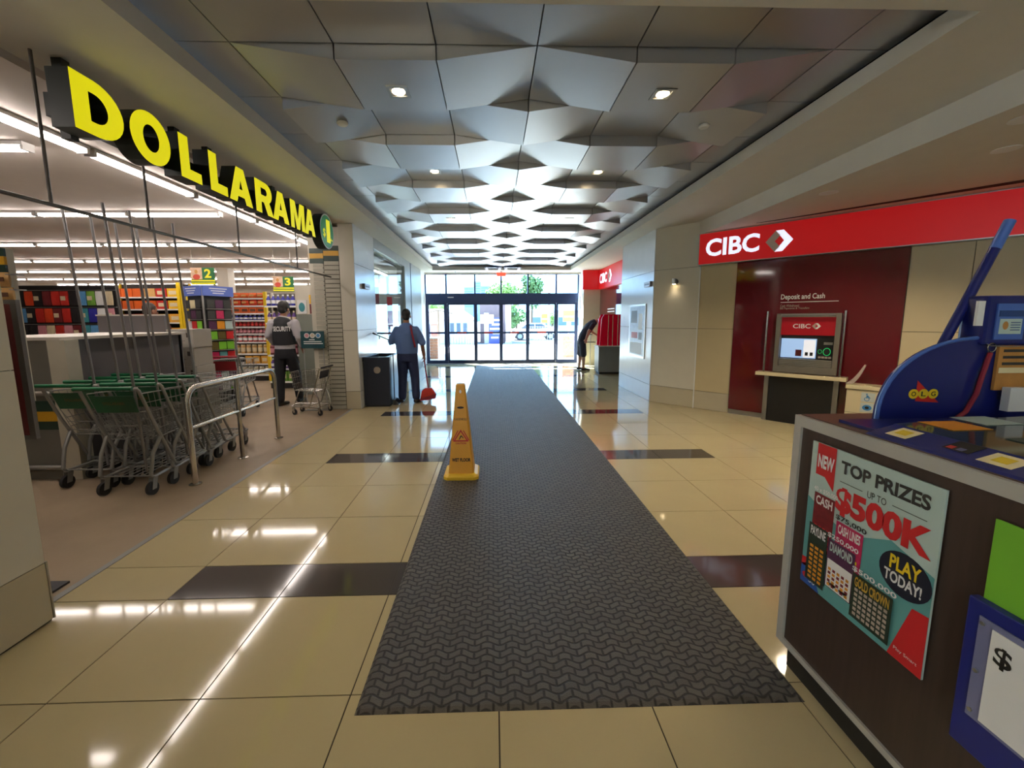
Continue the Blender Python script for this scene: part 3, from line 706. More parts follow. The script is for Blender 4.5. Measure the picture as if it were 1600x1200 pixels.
# ------------------------------------------------------------------ lottery ticket stand on the counter
mat('stand_blue', (26,34,108), .3, var=.03); mat('stand_edge', (74,110,190), .3); mat('glass_dark', (60,72,74), .08, var=.25, scale=9); mat('decal_white', (240,226,180), .45); mat('decal_red', (200,40,36), .4); mat('decal_yellow', (230,200,40), .4)
ls = thing('lottery_stand', 'blue plastic lottery ticket stand on the dark wood counter', 'display stand', (1.75,1.3,1.116))
prof = [(1.446,1.12)]+[(1.446+.36*(1-math.cos(a)), 1.13+.30*math.sin(a)**.9) for a in [math.pi/2*i/14 for i in range(1,15)]]+[(2.3,1.43),(2.3,1.12)]
MB().prism([V(x,1.45,z) for x, z in prof], (0,.02,0)).build('side_panel', 'stand_blue', ls)
e = MB(); e.tube([V(x,1.452,z) for x, z in prof[:-2]], .007, 8); e.build('edge_bead', 'stand_edge', ls, smooth=True)
back = MB().box(1.72,1.47,1.12,2.3,1.55,1.36); back.build('back_tray', 'stand_blue', ls)
hb = bx('upper_box', 'stand_blue', ls, 1.795, 1.436, 1.405, 2.3, 1.52, 1.585, bevel=.012)
# sloped glass tray with tickets and the blue lip
bx('tray_base', 'stand_blue', ls, 1.30, .45, 1.117, 2.3, 1.45, 1.128)
MB().hexa([V(1.262,.45,1.117),V(1.36,.45,1.117),V(1.36,1.30,1.117),V(1.262,1.30,1.117),V(1.268,.45,1.124),V(1.36,.45,1.15),V(1.36,1.295,1.15),V(1.268,1.295,1.124)]).build('front_lip', 'stand_blue', ls)
MB().hexa([V(1.36,.45,1.128),V(2.3,.45,1.128),V(2.3,1.40,1.128),V(1.36,1.30,1.128),V(1.36,.45,1.15),V(2.3,.45,1.16),V(2.3,1.40,1.16),V(1.36,1.30,1.15)]).build('glass_tray', 'glass_dark', ls)
def lipdecal(y0, y1, m, x0=1.285, x1=1.345, nm='decal', lift=.0012):
    sl_ = (1.15-1.124)/(1.36-1.268); z = lambda x: 1.124+(x-1.268)*sl_+lift
    return MB().prism([V(x0,y0,z(x0)),V(x1,y0,z(x1)),V(x1,y1,z(x1)),V(x0,y1,z(x0))], (0,0,.0008)).build(nm, m, ls)
lipdecal(1.19,1.255,'decal_white'); lipdecal(1.205,1.24,'decal_yellow',1.30,1.33,lift=.0025)
lipdecal(.93,1.005,'decal_white'); lipdecal(.95,.985,'decal_yellow',1.30,1.33,lift=.0025)
lipdecal(1.035,1.10,'ink',1.30,1.355); 
for y, m in ((1.085,'sign_red'),(1.06,'holder_grey')): lipdecal(y-.008,y+.008,m,1.303,1.318,nm='button',lift=.0025)
for i, (m, a, b) in enumerate((('ticket_orange',1.45,1.20),('ticket_green',1.5,1.0),('poster_pale',1.62,1.25),('ticket_pink',1.62,.98),('poster_teal',1.78,1.16),('poster_yellow',1.78,.9))):
    zt_ = 1.15+(a-1.36)*.0106+.0012
    MB().prism([V(a,b,zt_),V(a+.13,b,zt_+.0014),V(a+.13,b+.11,zt_+.0014),V(a,b+.11,zt_)], (0,0,.001)).build('ticket', m, ls)
# logo: red triangle and three yellow discs
lo = V(1.615,1.4495,1.222)
shape([[(-.03,.052),(-.03,-.028),(.062,-.034)]], 'decal_red', ls, lo, X_, Z_, name='logo_triangle')
for i, chh in enumerate('OLG'):
    c0 = lo+X_*(-.04+.038*i)+V(0,-.0008,0)
    shape([ell(0,0,.0195,.0185,20)], 'decal_yellow', ls, c0, X_, Z_, name='logo_disc'); text(chh, 'ink', ls, c0+V(-.009,-.0006,-.009), X_, Z_, .018, .018, .02)
# lanyard, pole, cards
mat('lanyard_red', (140,30,52), .6); mat('wood_card', (196,140,72), .5, var=.12, scale=20)
ln = thing('lanyard', 'dark red lanyard hanging down the blue lottery stand', 'lanyard', (1.8,1.43,1.15))
MB().tube([(1.838,1.44,1.375),(1.815,1.435,1.30),(1.80,1.435,1.22),(1.77,1.435,1.155),(1.735,1.43,1.134)], .008, 8).build('strap', 'lanyard_red', ln, smooth=True)
MB().tube([V(1.838+.016*math.cos(a),1.438,1.395+.016*math.sin(a)) for a in [2*math.pi*i/16 for i in range(16)]], .0025, 6, closed=True).build('ring', 'steel', ln, smooth=True)
MB().tube([(1.80,1.445,1.42),(1.83,1.436,1.402),(1.90,1.43,1.398),(2.1,1.43,1.41)], .002, 6).build('cord', 'silver', ln, smooth=True)
idc = thing('badge_card', 'clipped blue badge card with a small portrait on the lottery stand', 'badge', (1.89,1.43,1.42))
bx('card', 'stand_edge', idc, 1.832, 1.431, 1.425, 1.94, 1.4355, 1.555); mat('badge_blue', (40,70,130), .4)
bx('header', 'badge_blue', idc, 1.84, 1.4295, 1.508, 1.932, 1.431, 1.53); inn = bx('insert', 'poster_pale', idc, 1.845, 1.4295, 1.445, 1.928, 1.431, 1.50)
shape([ell(0,0,.011,.015)], 'wood_card', inn, (1.866,1.429,1.476), X_, Z_, name='portrait')
for z in (1.458,1.467,1.476,1.485): bx('print_line', 'badge_blue', inn, 1.886, 1.4288, z, 1.922, 1.4295, z+.003)
pl = thing('stand_pole', 'slanting blue flag pole behind the lottery stand', 'pole', (1.78,1.5,1.43))
MB().tube([(1.715,1.51,1.362),(1.885,1.51,1.76)], .016, 10).build('pole', 'stand_blue', pl, smooth=True); MB().tube([(1.885,1.51,1.76),(1.928,1.51,1.862)], .017, 10).build('grip', 'stand_edge', pl, smooth=True)
bx('white_sensor', 'white', None, 1.768, 1.44, 1.475, 1.794, 1.449, 1.565, label='small white box clipped to the side of the lottery stand', cat='box')
bc = bx('wooden_card', 'wood_card', None, 1.868, 1.437, 1.235, 2.25, 1.447, 1.402, label='brown cardboard notice leaning on the lottery stand', cat='notice')
for i in range(3): bx('print_line', 'ink_dark', bc, 1.885, 1.4355, 1.378-.024*i, 2.2, 1.4368, 1.388-.024*i)
bx('print_band', 'decal_white', bc, 1.875, 1.4355, 1.30, 2.24, 1.4368, 1.32)
bx('slip_pad', 'white', None, 1.885, 1.40, 1.162, 1.955, 1.425, 1.25, label='small white slip pad on the ticket tray', cat='pad')
for i in range(4): bx('paper_form', 'white', None, 1.56+.05*i, 1.472+.0*i, 1.117, 1.605+.05*i, 1.476+.0*i, 1.33+.03*i, label=f'{["lowest","second lowest","second highest","highest"][i]} white form in the rack behind the blue stand', cat='form', group='forms in the lottery rack')

# ------------------------------------------------------------------ shopping carts
mat('cart_grey', (150,150,146), .4, metal=.5, var=.03); mat('cart_green', (10,96,56), .35); mat('cart_panel', (14,84,50), .45, var=.1); mat('rubber', (34,34,34), .7); mat('pole_grey', (134,132,130), .35, metal=.6)
def make_cart(pole=True, green='cart_green', panelm='cart_panel', wire='cart_grey'):
    t = thing('shopping_cart', 'x', 'shopping cart', (0,0,0))
    h = .225
    zt0, zt1, zb0, zb1 = .90, .86, .47, .50
    ye = .86
    wf = .17
    def side(s, y, z):   # point on basket side; narrows towards the front and the bottom
        k = (y-.06)/(ye-.06); wdt = h*(1-k)+wf*k; wdt -= .03*(zt0-z)/.43
        return V(s*wdt, y, z)
    def y0(z): return .06+.13*(zt0-z)/.43    # rear wall slopes
    def y1(z): return ye-.10*(zt1-z)/.36
    bk = MB(); r = .0035
    for s in (-1, 1):
        for i in range(6):
            f = i/5; a = zt0+(zb0-zt0)*f; b = zt1+(zb1-zt1)*f
            bk.tube([side(s,y0(a),a), side(s,y1(b),b)], r if i not in (0,5) else .006, 5)
        for i in range(13):
            f = i/12; ya = y0(zt0)+(y1(zt1)-y0(zt0))*f; yb = y0(zb0)+(y1(zb1)-y0(zb0))*f
            za = zt0+(zt1-zt0)*f; zb_ = zb0+(zb1-zb0)*f
            bk.tube([side(s,ya,za), side(s,yb,zb_)], .003, 4)
    for i in range(8):
        f = i/7*2-1; a = side(1,y1(zt1),zt1).x*f; b = side(1,y1(zb1),zb1).x*f
        bk.tube([(a,y1(zt1),zt1),(b,y1(zb1),zb1),(side(1,y0(zb0),zb0).x*f,y0(zb0),zb0)], .003, 4)
        bk.tube([(side(1,y0(zt0),zt0).x*f,y0(zt0)+.005,zt0-.17),(side(1,y0(zb0),zb0).x*f,y0(zb0)+.005,zb0)], .003, 4)
    for z in (zt1,.74,.62,zb1): bk.tube([side(-1,y1(z),z),side(1,y1(z),z)], .004, 5)
    for z in (zt0-.17,.6,.52,zb0): bk.tube([side(-1,y0(z),z),side(1,y0(z),z)], .004, 5)
    for i in range(1,6):
        f = i/6; yy = y0(zb0)+(y1(zb1)-y0(zb0))*f; zz = zb0+(zb1-zb0)*f
        bk.tube([side(-1,yy,zz),side(1,yy,zz)], .003, 4)
    bk.build('basket', wire, t)
    fr = MB()
    for s in (-1, 1):
        fr.tube([(s*.215,-.03,.955),(s*.24,.0,.95),(s*.24,.02,.93),(s*.238,.14,.62),(s*.225,.33,.20),(s*.21,.40,.175)], .014, 8)
        fr.tube([(s*.232,.195,.50),(s*.22,.11,.36),(s*.215,.07,.18),(s*.213,.10,.155)], .015, 8)
        fr.tube([(s*.215,.08,.155),(s*.15,.86,.175),(s*.10,.90,.175)], .013, 8)
        fr.tube([(s*.16,.80,.17),(s*.165,.62,.50)], .012, 8)
    fr.tube([(-.10,.90,.175),(.10,.90,.175)], .013, 8); fr.tube([(-.215,.09,.165),(.215,.09,.165)], .007, 6); fr.tube([(-.21,.38,.18),(.21,.38,.18)], .006, 6)
    for i in range(5): fr.tube([(-.12+.06*i,.1,.168),(-.09+.045*i,.88,.178)], .004, 5)
    fr.build('frame', wire, t, smooth=True)
    MB().tube([(-.235,-.03,.957),(.235,-.03,.957)], .017, 10).build('handle', green, t, smooth=True)
    sl_ = MB(); sl_.hexa([(-.17,.075,.735),(.17,.075,.735),(.17,.082,.735),(-.17,.082,.735),(-.18,.028,.885),(.18,.028,.885),(.18,.035,.885),(-.18,.035,.885)])
    pn = sl_.build('seat_panel', panelm, t)
    if pole:
        text('DOLLARAMA', 'ticket_olive', pn, (-.09,.0505,.805), X_, V(0,-.3,1), .18, .028, .02)
    for sx, yy in ((-.205,.10),(.205,.10),(-.14,.82),(.14,.82)):
        wh = MB().cyl((sx-.014,yy-.02,.058),(sx+.014,yy-.02,.058),.058,18).build('wheel', 'rubber', t, smooth=True)
        fk = MB()
        for q in (-.02,.017): fk.hexa([V(sx+q,yy-.04,.05),V(sx+q+.003,yy-.04,.05),V(sx+q+.003,yy+.005,.05),V(sx+q,yy+.005,.05),V(sx+q,yy-.02,.15),V(sx+q+.003,yy-.02,.15),V(sx+q+.003,yy+.03,.15),V(sx+q,yy+.03,.15)])
        fk.box(sx-.02,yy-.02,.145,sx+.02,yy+.03,.152); fk.build('caster_fork', wire, wh)
    if pole: MB().tube([(.16,.10,.20),(.15,.085,.9),(.10,.06,2.44)], .0105, 8).build('height_pole', 'pole_grey', t, smooth=True); 
    return t
cp = make_cart(); cp['group'] = 'nested carts with tall poles'
k = 0
nmz = ['front','second','third','last']
for lane, xc, ys in (('right', -3.19, 3.37), ('left', -3.685, 3.55)):
    for i in range(4):
        l = f'grey cart with tall pole, {nmz[i]} in the {lane} nested row by the steel rail'
        if k == 0: cp.location = (xc, ys, 0); cp['label'] = l
        else: copy_tree(cp, (xc, ys+.235*i, 0), 0, l)
        k += 1
mat('chrome', (205,205,200), .22, metal=1); mat('cart_navy', (30,34,52), .5)
c2 = make_cart(False, 'cart_navy', 'cart_navy', 'chrome'); c2.location = (-2.68, 6.5, 0); c2.rotation_euler = (0,0,math.radians(86)); c2.scale = (.82,.62,.80); c2['label'] = 'empty chrome cart parked before the slatted pillar'
mat('cart_red', (150,30,40), .4)
c3 = make_cart(False, 'cart_red', 'cart_red', 'cart_grey'); c3.location = (-4.15, 6.25, 0); c3.rotation_euler = (0,0,.15); c3['label'] = 'single cart with red handle behind the steel rail'
# ------------------------------------------------------------------ stainless guard rail
RXX = -2.77
gr = thing('guard_rail', 'stainless steel guard rail beside the nested carts', 'rail', (RXX,4.4,0))
def arc3(c, r, a0, a1, n=7): return [V(RXX, c[0]+r*math.cos(math.radians(a0+(a1-a0)*i/n)), c[1]+r*math.sin(math.radians(a0+(a1-a0)*i/n))) for i in range(n+1)]
MB().tube([V(RXX,3.66,.005)]+arc3((3.80,.76),.14,180,90)+arc3((4.99,.76),.14,90,0)+[V(RXX,5.13,.005)], .024, 12).build('hoop', 'steel', gr, smooth=True)
MB().tube([V(RXX,4.38,.005),V(RXX,4.38,.9)], .022, 12).build('middle_post', 'steel', gr, smooth=True)
MB().tube([V(RXX,3.66,.53),V(RXX,5.13,.53)], .016, 10).build('mid_rail', 'steel', gr, smooth=True)
for y in (3.66,4.38,5.13): MB().lathe((RXX,y,0), [(.001,.001),(.052,.001),(.052,.008),(.026,.012)]).build('floor_flange', 'steel', gr)
# ------------------------------------------------------------------ recycling bin
mat('bin_dark', (40,46,62), .3, metal=.3, var=.03); mat('emblem_pale', (214,196,176), .5)
bn = thing('recycling_bin', 'dark steel recycling bin with a round emblem by the white pillar', 'bin', (-2.01,7.38,0))
bx('body', 'bin_dark', bn, -2.232, 6.96, .03, -1.795, 7.80, .80); bx('plinth', 'black', bn, -2.22, 6.975, 0, -1.81, 7.785, .03)
tp = MB()
tp.box(-2.238,6.95,.80,-1.79,7.02,.87); tp.box(-2.238,7.74,.80,-1.79,7.81,.87); tp.box(-2.238,7.02,.80,-2.17,7.74,.87); tp.box(-1.86,7.02,.80,-1.79,7.74,.87)
tp.build('top_frame', 'bin_dark', bn); bx('opening', 'black', bn, -2.17, 7.02, .801, -1.86, 7.74, .815)
eo = V(-2.0,6.9595,.645)
shape([ell(0,0,.055,.055), ell(0,0,.047,.047)], 'emblem_pale', bn, eo, X_, Z_, name='emblem_ring'); shape([ell(0,0,.036,.036), ell(0,0,.026,.026)], 'emblem_pale', bn, eo, X_, Z_, name='emblem_ring'); shape([ell(0,0,.014,.014)], 'emblem_pale', bn, eo, X_, Z_, name='emblem_dot')
mat('rod_black', (28,30,38), .4)
# wall lamps
mat('lamp_metal', (120,112,112), .35, metal=.7)
def wall_lamp(fr, label):
    t = thing('wall_lamp', label, 'wall lamp', fr(0,0,0)); 
    MB().box(-.09,0,-.045,.09,.05,.045,fr).build('housing','lamp_metal',t,bevel=.006); MB().box(-.06,.05,-.012,.06,.054,.012,fr).build('lens','charcoal',t)
wall_lamp(lambda a,b,c: V(-2.247+b, 7.3+a*1.6, 2.085+c), 'small metal wall lamp on the white left pillar')
wall_lamp(lambda a,b,c: V(2.851-b, 7.4+a*1.6, 2.12+c), 'small metal wall lamp on the white side of the right pillar')
sc_ = thing('wall_sconce', 'round metal sconce lamp on the beige angled pillar face', 'sconce', W(.376,.02,2.05))
MB().cyl(W(.376,.012,2.12),W(.376,.03,2.12),.05,18).build('wall_plate','lamp_metal',sc_,smooth=True); MB().cyl(W(.376,.07,2.08),W(.376,.07,2.17),.034,18).build('lamp_head','silver',sc_,smooth=True); MB().cyl(W(.376,.03,2.12),W(.376,.07,2.12),.012,10).build('arm','silver',sc_)
MB().cyl(W(.376,.07,2.077),W(.376,.07,2.0795),.026,16).build('bulb','lamp_glow',sc_)
spot(W(.376,.08,2.07), 1.5, WARM, 1.8, .8, .02, sc_)
# framed notice on the white right pillar
mat('notice_blue', (150,168,190), .3, var=.2, scale=14)
nf = thing('framed_notice', 'tall framed notice on the white side of the right pillar', 'notice', (2.85,7.95,.74))
bx('frame', 'silver', nf, 2.832, 7.50, .75, 2.8505, 8.36, 1.78); bx('sheet', 'notice_blue', nf, 2.828, 7.54, .79, 2.8318, 8.32, 1.74)
for y0,y1,z0,z1,m in ((7.6,8.26,.82,1.04,'white'),(7.62,7.82,1.3,1.6,'white'),(7.85,8.2,1.12,1.24,'sign_red'),(7.9,8.24,1.42,1.66,'charcoal'),(7.62,7.8,1.1,1.24,'charcoal')): bx('print_block', m, nf, 2.8272, y0, z0, 2.8279, y1, z1)
# ceiling fittings
for x, l in ((cols[0]+CW*.55,'left'),(cols[5]+CW*.45,'right')):
    y = 3.68; z = Z0-DIP*.45
    t = thing('smoke_detector', f'white smoke detector on the {l} side of the metal ceiling', 'detector', (x,y,z))
    MB().lathe((x,y,z), [(.045,0),(.045,-.012),(.035,-.022),(.002,-.022)]).build('cap','white',t,smooth=True); MB().lathe((x,y,z+.03), [(.03,0),(.03,-.035)]).build('neck','white',t)
# emergency lights and exit sign at the far end
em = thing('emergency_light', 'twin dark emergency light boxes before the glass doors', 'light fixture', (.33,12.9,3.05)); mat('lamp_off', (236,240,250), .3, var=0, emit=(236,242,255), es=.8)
for s in (-1,1):
    c = .33+s*.30
    MB().prism([V(c-.27,12.85,3.10),V(c+.27,12.85,3.10),V(c+.27,12.85,3.12 if s>0 else 3.19),V(c-.27,12.85,3.19 if s>0 else 3.12)], (0,.2,0)).build('box','door_frame_glare',em)
    for q in (-.2,.2): MB().cyl((c+q,12.83,3.06),(c+q,12.95,3.06),.045,14).build('lamp_head','lamp_off',em,smooth=True); bx('bracket','charcoal',em,c+q-.012,12.88,3.06,c+q+.012,12.92,3.12)
mat('exit_red', (224,84,60), .4, var=0, emit=(230,80,56), es=1.2)
ex = thing('exit_sign', 'small glowing red exit sign hung over the doors', 'sign', (.3,13.5,2.9)); bx('sign_face','exit_red',ex,.14,13.49,2.90,.44,13.52,3.02); bx('mount','white',ex,.27,13.49,3.02,.31,13.52,3.05)
for x,y in ((-1.2,13.45),(1.5,13.45)):
    t = thing('sprinkler', f'small sprinkler head in the far soffit {"left" if x<0 else "right"} of the exit sign', 'sprinkler', (x,y,3.02)); MB().lathe((x,y,3.05), [(.03,0),(.03,-.006),(.01,-.01),(.01,-.04)]).build('body','silver',t); MB().lathe((x,y,3.05), [(.002,-.04),(.028,-.04),(.028,-.044),(.002,-.044)]).build('deflector','silver',t)
# ------------------------------------------------------------------ far bank machine
fs = thing('bank_sign', 'red corner bank sign above the far machine by the doors', 'sign', (3.2,11,2.43))
bx('side_face','bank_red',fs,3.41,9.02,2.44,3.485,13.1,3.04); bx('end_face','bank_red',fs,2.90,13.1,2.44,3.485,13.198,3.04)
text('CIBC','sign_white',fs,(3.4095,13.0,2.60),PU,Z_,.80,.30,.03); bank_logo(fs,(3.4095,12.12,2.57),PU,Z_,.42,.36)
fk_ = thing('bank_kiosk', 'white and red bank machine kiosk in the far alcove', 'kiosk', (3.17,11.1,0))
mat('atm_hood', (206,12,44), .25, var=.05, coat=.4, emit=(200,10,40), es=.12)
bx('plinth','black',fk_,2.9,10.88,0,3.48,11.27,.06); bx('cabinet','grey_frame',fk_,2.868,10.85,.06,3.48,11.3,.75); bx('counter_top','white',fk_,2.845,10.83,.75,3.48,11.32,.775)
for yy in (10.9,11.2):
    MB().prism([V(2.90,yy,.775),V(3.48,yy,.775),V(3.48,yy,1.62),V(3.0,yy,1.62),V(2.94,yy,1.5)], (0,.05,0)).build('side_hood','atm_hood',fk_)
bx('machine_face','atm_grey',fk_,3.25,10.96,.775,3.48,11.19,1.6); bx('screen','screen',fk_,3.245,11.0,1.1,3.2495,11.16,1.4)
for x in (3.12,3.24,3.38): MB().tube([V(x,10.885,.775),V(x,10.885,1.6)],.012,8).build('grab_bar','steel',fk_,smooth=True)
for z in (1.78,1.70): bx('print_line','white',al,3.4845,11.6,z,3.4858,12.3,z+.03)
tb = thing('writing_stand', 'slim folding stand beside the customer at the far machine', 'stand', (2.98,12.3,0))
MB().tube([V(3.0,12.36,.0),V(3.0,12.36,1.02)],.014,8).build('post','silver',tb,smooth=True); bx('ledge','charcoal',tb,2.86,12.30,.78,3.14,12.48,.80); bx('ledge','charcoal',tb,2.92,12.32,1.02,3.14,12.46,1.04); MB().lathe((3.0,12.36,0),[(.001,0),(.12,0),(.12,.012),(.02,.02)]).build('foot','silver',tb)
# ------------------------------------------------------------------ store: checkout, partition, boxes
mat('checkout_grey', (112,110,100), .5, var=.03); mat('checkout_dark', (96,92,92), .45, var=.04); mat('checkout_post', (196,190,170), .5); mat('ledge', (206,200,188), .5); mat('bumper', (150,146,138), .4, metal=.4)
ck = thing('checkout_counter', 'grey checkout counter with green and gold stripes behind the carts', 'counter', (-4.4,4.6,0))
bx('end_panel', 'checkout_grey', ck, -5.1, 3.84, .0, -4.10, 3.90, 1.33); bx('corner_post', 'checkout_post', ck, -4.10, 3.82, 0, -3.94, 3.95, 1.335)
bx('side_panel', 'checkout_dark', ck, -4.08, 3.95, .06, -4.02, 5.32, 1.33); bx('end_panel', 'checkout_dark', ck, -5.0, 5.28, 0, -4.02, 5.34, 1.33)
bx('kick_board', 'black', ck, -4.075, 3.95, 0, -4.04, 5.28, .06)
bx('ledge', 'ledge', ck, -5.1, 3.82, 1.335, -3.98, 5.36, 1.362)
for z in (.84,.125): MB().tube([(-5.1,3.815,z),(-4.11,3.815,z)], .022, 10).build('bumper_rail', 'bumper', ck, smooth=True)
for z0,z1,m in ((.665,.765,'dark_green'),(.57,.665,'gold'),(.49,.57,'dark_green')): bx('stripe', m, ck, -5.1, 3.834, z0, -4.105, 3.8395, z1)
pt = thing('cash_partition', 'grey partition in front of the seated cashier', 'partition', (-5.2,6.02,0)); bx('panel','checkout_dark',pt,-5.68,6.0,0,-4.74,6.06,1.58); bx('cap','ledge',pt,-5.69,5.99,1.58,-4.73,6.07,1.60)
bx('white_till_top', 'ledge', pt, -5.9, 5.6, 1.30, -4.5, 5.98, 1.33); bx('till_front', 'checkout_grey', pt, -5.88, 5.62, 0, -4.52, 5.98, 1.30)
mat('carton_grey', (178,172,160), .6, var=.04); mat('carton_print', (72,66,60), .7)
stb = thing('carton_stand', 'low grey stand under the pale cartons', 'stand', (-4.25,5.75,0)); bx('body','checkout_grey',stb,-4.42,5.56,0,-4.03,5.96,.60); bx('top','ledge',stb,-4.43,5.55,.60,-4.02,5.97,.638)
for i, nm in enumerate(('bottom','middle','top')):
    z = .639+.252*i; dx = (.012,-.008,.0)[i]
    cbx = thing('carton', f'{nm} pale cardboard carton of the stack beside the checkout', 'carton', (-4.22,5.76,z), group='pale cartons by the checkout')
    bx('box','carton_grey',cbx,-4.40+dx,5.58,z,-4.05+dx,5.94,z+.25, bevel=.004)
    bx('print_mark','carton_print',cbx,-4.37+dx,5.578,z+.16,-4.30+dx,5.5797,z+.20); bx('print_line','carton_print',cbx,-4.36+dx,5.578,z+.06,-4.20+dx,5.5797,z+.066); bx('print_line','carton_print',cbx,-4.36+dx,5.578,z+.09,-4.16+dx,5.5797,z+.094); bx('print_mark','carton_print',cbx,-4.14+dx,5.578,z+.14,-4.09+dx,5.5797,z+.20)
# card display stand with blue header
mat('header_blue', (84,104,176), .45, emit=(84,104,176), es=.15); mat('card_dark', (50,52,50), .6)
P0, P1, P2 = V(-4.93,7.1,0), V(-5.42,7.36,0), V(-4.72,7.55,0)
cd_ = thing('card_display', 'tall gift card display stand with blue header panels', 'display stand', (-5,7.4,0))
P3 = P1+P2-P0
MB().prism([P0,P2,P3,P1], (0,0,.12)).build('base','charcoal',cd_)
for q in (P0,P1,P2): MB().tube([q+Z_*.1, q+Z_*2.09], .018, 8).build('post','silver',cd_,smooth=True)
MB().prism([P0*.97+P3*.03+Z_*.1,P2*.9+P3*.1+Z_*.1,P3+Z_*.1,P1*.9+P3*.1+Z_*.1], (0,0,1.85)).build('core','card_dark',cd_)
cardc = ['ticket_pink','poster_pale','ticket_purple','decal_white','poster_teal','ticket_orange','lime','poster_red','white','ticket_olive']
rnd = random.Random(3)
def card_face(A, B, nm):
    u = (B-A).normalized(); L = (B-A).length; n = V(u.y,-u.x,0)
    fr = lambda a,b,c: A+u*a+n*b+Z_*c
    MB().box(-.01,.0,1.93,L+.01,.035,2.10,fr).build('header_panel','header_blue',cd_)
    for i,(a,h) in enumerate(((.25,.03),(.33,.018),(.4,.02))): MB().box(L*(.2+.05*i),.035,2.05-.04*i,L*(.8-.06*i),.0358,2.065-.04*i,fr).build('header_print','white',cd_)
    for r in range(9):
        z = .28+.18*r
        MB().box(.03,.012,z-.02,L-.03,.05,z-.008,fr).build('pocket_rail','silver',cd_)
        nc = 3
        for c in range(nc):
            a0 = .04+(L-.08)/nc*c
            dk = r >= 7
            MB().box(a0+.006,.02,z,a0+(L-.08)/nc-.006,.026,z+.14,fr).build('gift_card', ('card_dark' if dk and c != 1 else rnd.choice(cardc)), cd_)
card_face(P1, P0, 'l'); card_face(P0, P2, 'r')
# aisle signs
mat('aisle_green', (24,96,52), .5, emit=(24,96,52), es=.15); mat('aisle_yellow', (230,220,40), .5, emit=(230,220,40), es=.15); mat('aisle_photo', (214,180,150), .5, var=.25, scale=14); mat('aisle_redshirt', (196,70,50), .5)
def aisle_sign(num, c, wd, h, rot, label):
    t = thing('aisle_sign', label, 'sign', c, group='hanging aisle signs'); c = Vector(c)
    u = V(math.cos(rot),math.sin(rot),0); n = V(u.y,-u.x,0)
    fr = lambda a,b,z: c+u*a+n*b+Z_*z
    MB().box(-wd/2,-.012,0,wd/2,0,h,fr).build('board','aisle_green',t)
    MB().box(-wd/2,0,h*.32,-wd*.02,.002,h,fr).build('photo_panel','aisle_photo',t)
    shape([ell(0,0,wd*.15,h*.16)], 'aisle_redshirt', t, fr(-wd*.26,.003,h*.46), u, Z_, name='photo_figure'); shape([ell(0,0,wd*.07,h*.12)], 'wood_card', t, fr(-wd*.26,.0035,h*.76), u, Z_, name='photo_figure')
    text(num, 'aisle_yellow', t, fr(wd*.08,.0015,h*.40), u, Z_, wd*.28, h*.52, .03)
    for i in range(2): MB().box(-wd/2,0,h*(.04+.15*i),wd/2,.002,h*(.13+.15*i),fr).build('strip','aisle_yellow',t)
    for s in (-.4,.4): MB().tube([fr(s*wd,-.006,h), V(fr(s*wd,0,0).x, fr(s*wd,0,0).y, 3.0)], .003, 5).build('wire','silver',t)
aisle_sign('2', (-6.2,9.0,2.27), .50, .36, 0, 'green hanging aisle sign with a yellow number two')
aisle_sign('3', (-4.51,9.0,2.12), .42, .32, .12, 'green hanging aisle sign with a yellow number three')
# ------------------------------------------------------------------ shelving and goods
mat('shelf_metal', (206,200,186), .5, var=.02); mat('shelf_yellow', (232,196,30), .45); mat('shelf_back', (120,114,104), .6); mat('shelf_black', (30,28,28), .6)
def shelving(label, x0, x1, y0, depth, zs, top, backm='shelf_back', endm='shelf_metal', post='shelf_metal'):
    t = thing('shelving_unit', label, 'shelves', ((x0+x1)/2, y0+depth/2, 0))
    bx('back_panel', backm, t, x0, y0+depth-.03, 0, x1, y0+depth, top)
    bx('kick_plate', 'shelf_black', t, x0, y0+.02, 0, x1, y0+depth-.03, zs[0]-.03)
    for x in (x0-.03, x1): bx('upright', endm, t, x, y0+depth-.08, 0, x+.03, y0+depth, top)
    bx('end_post', post, t, x1, y0-.02, 0, x1+.07, y0+.05, top)
    for z in zs:
        s = bx('shelf', 'shelf_metal', t, x0, y0, z-.025, x1, y0+depth-.03, z)
        bx('price_strip', 'white', s, x0, y0-.008, z-.035, x1, y0-.0005, z)
    return t
PROTO = {}
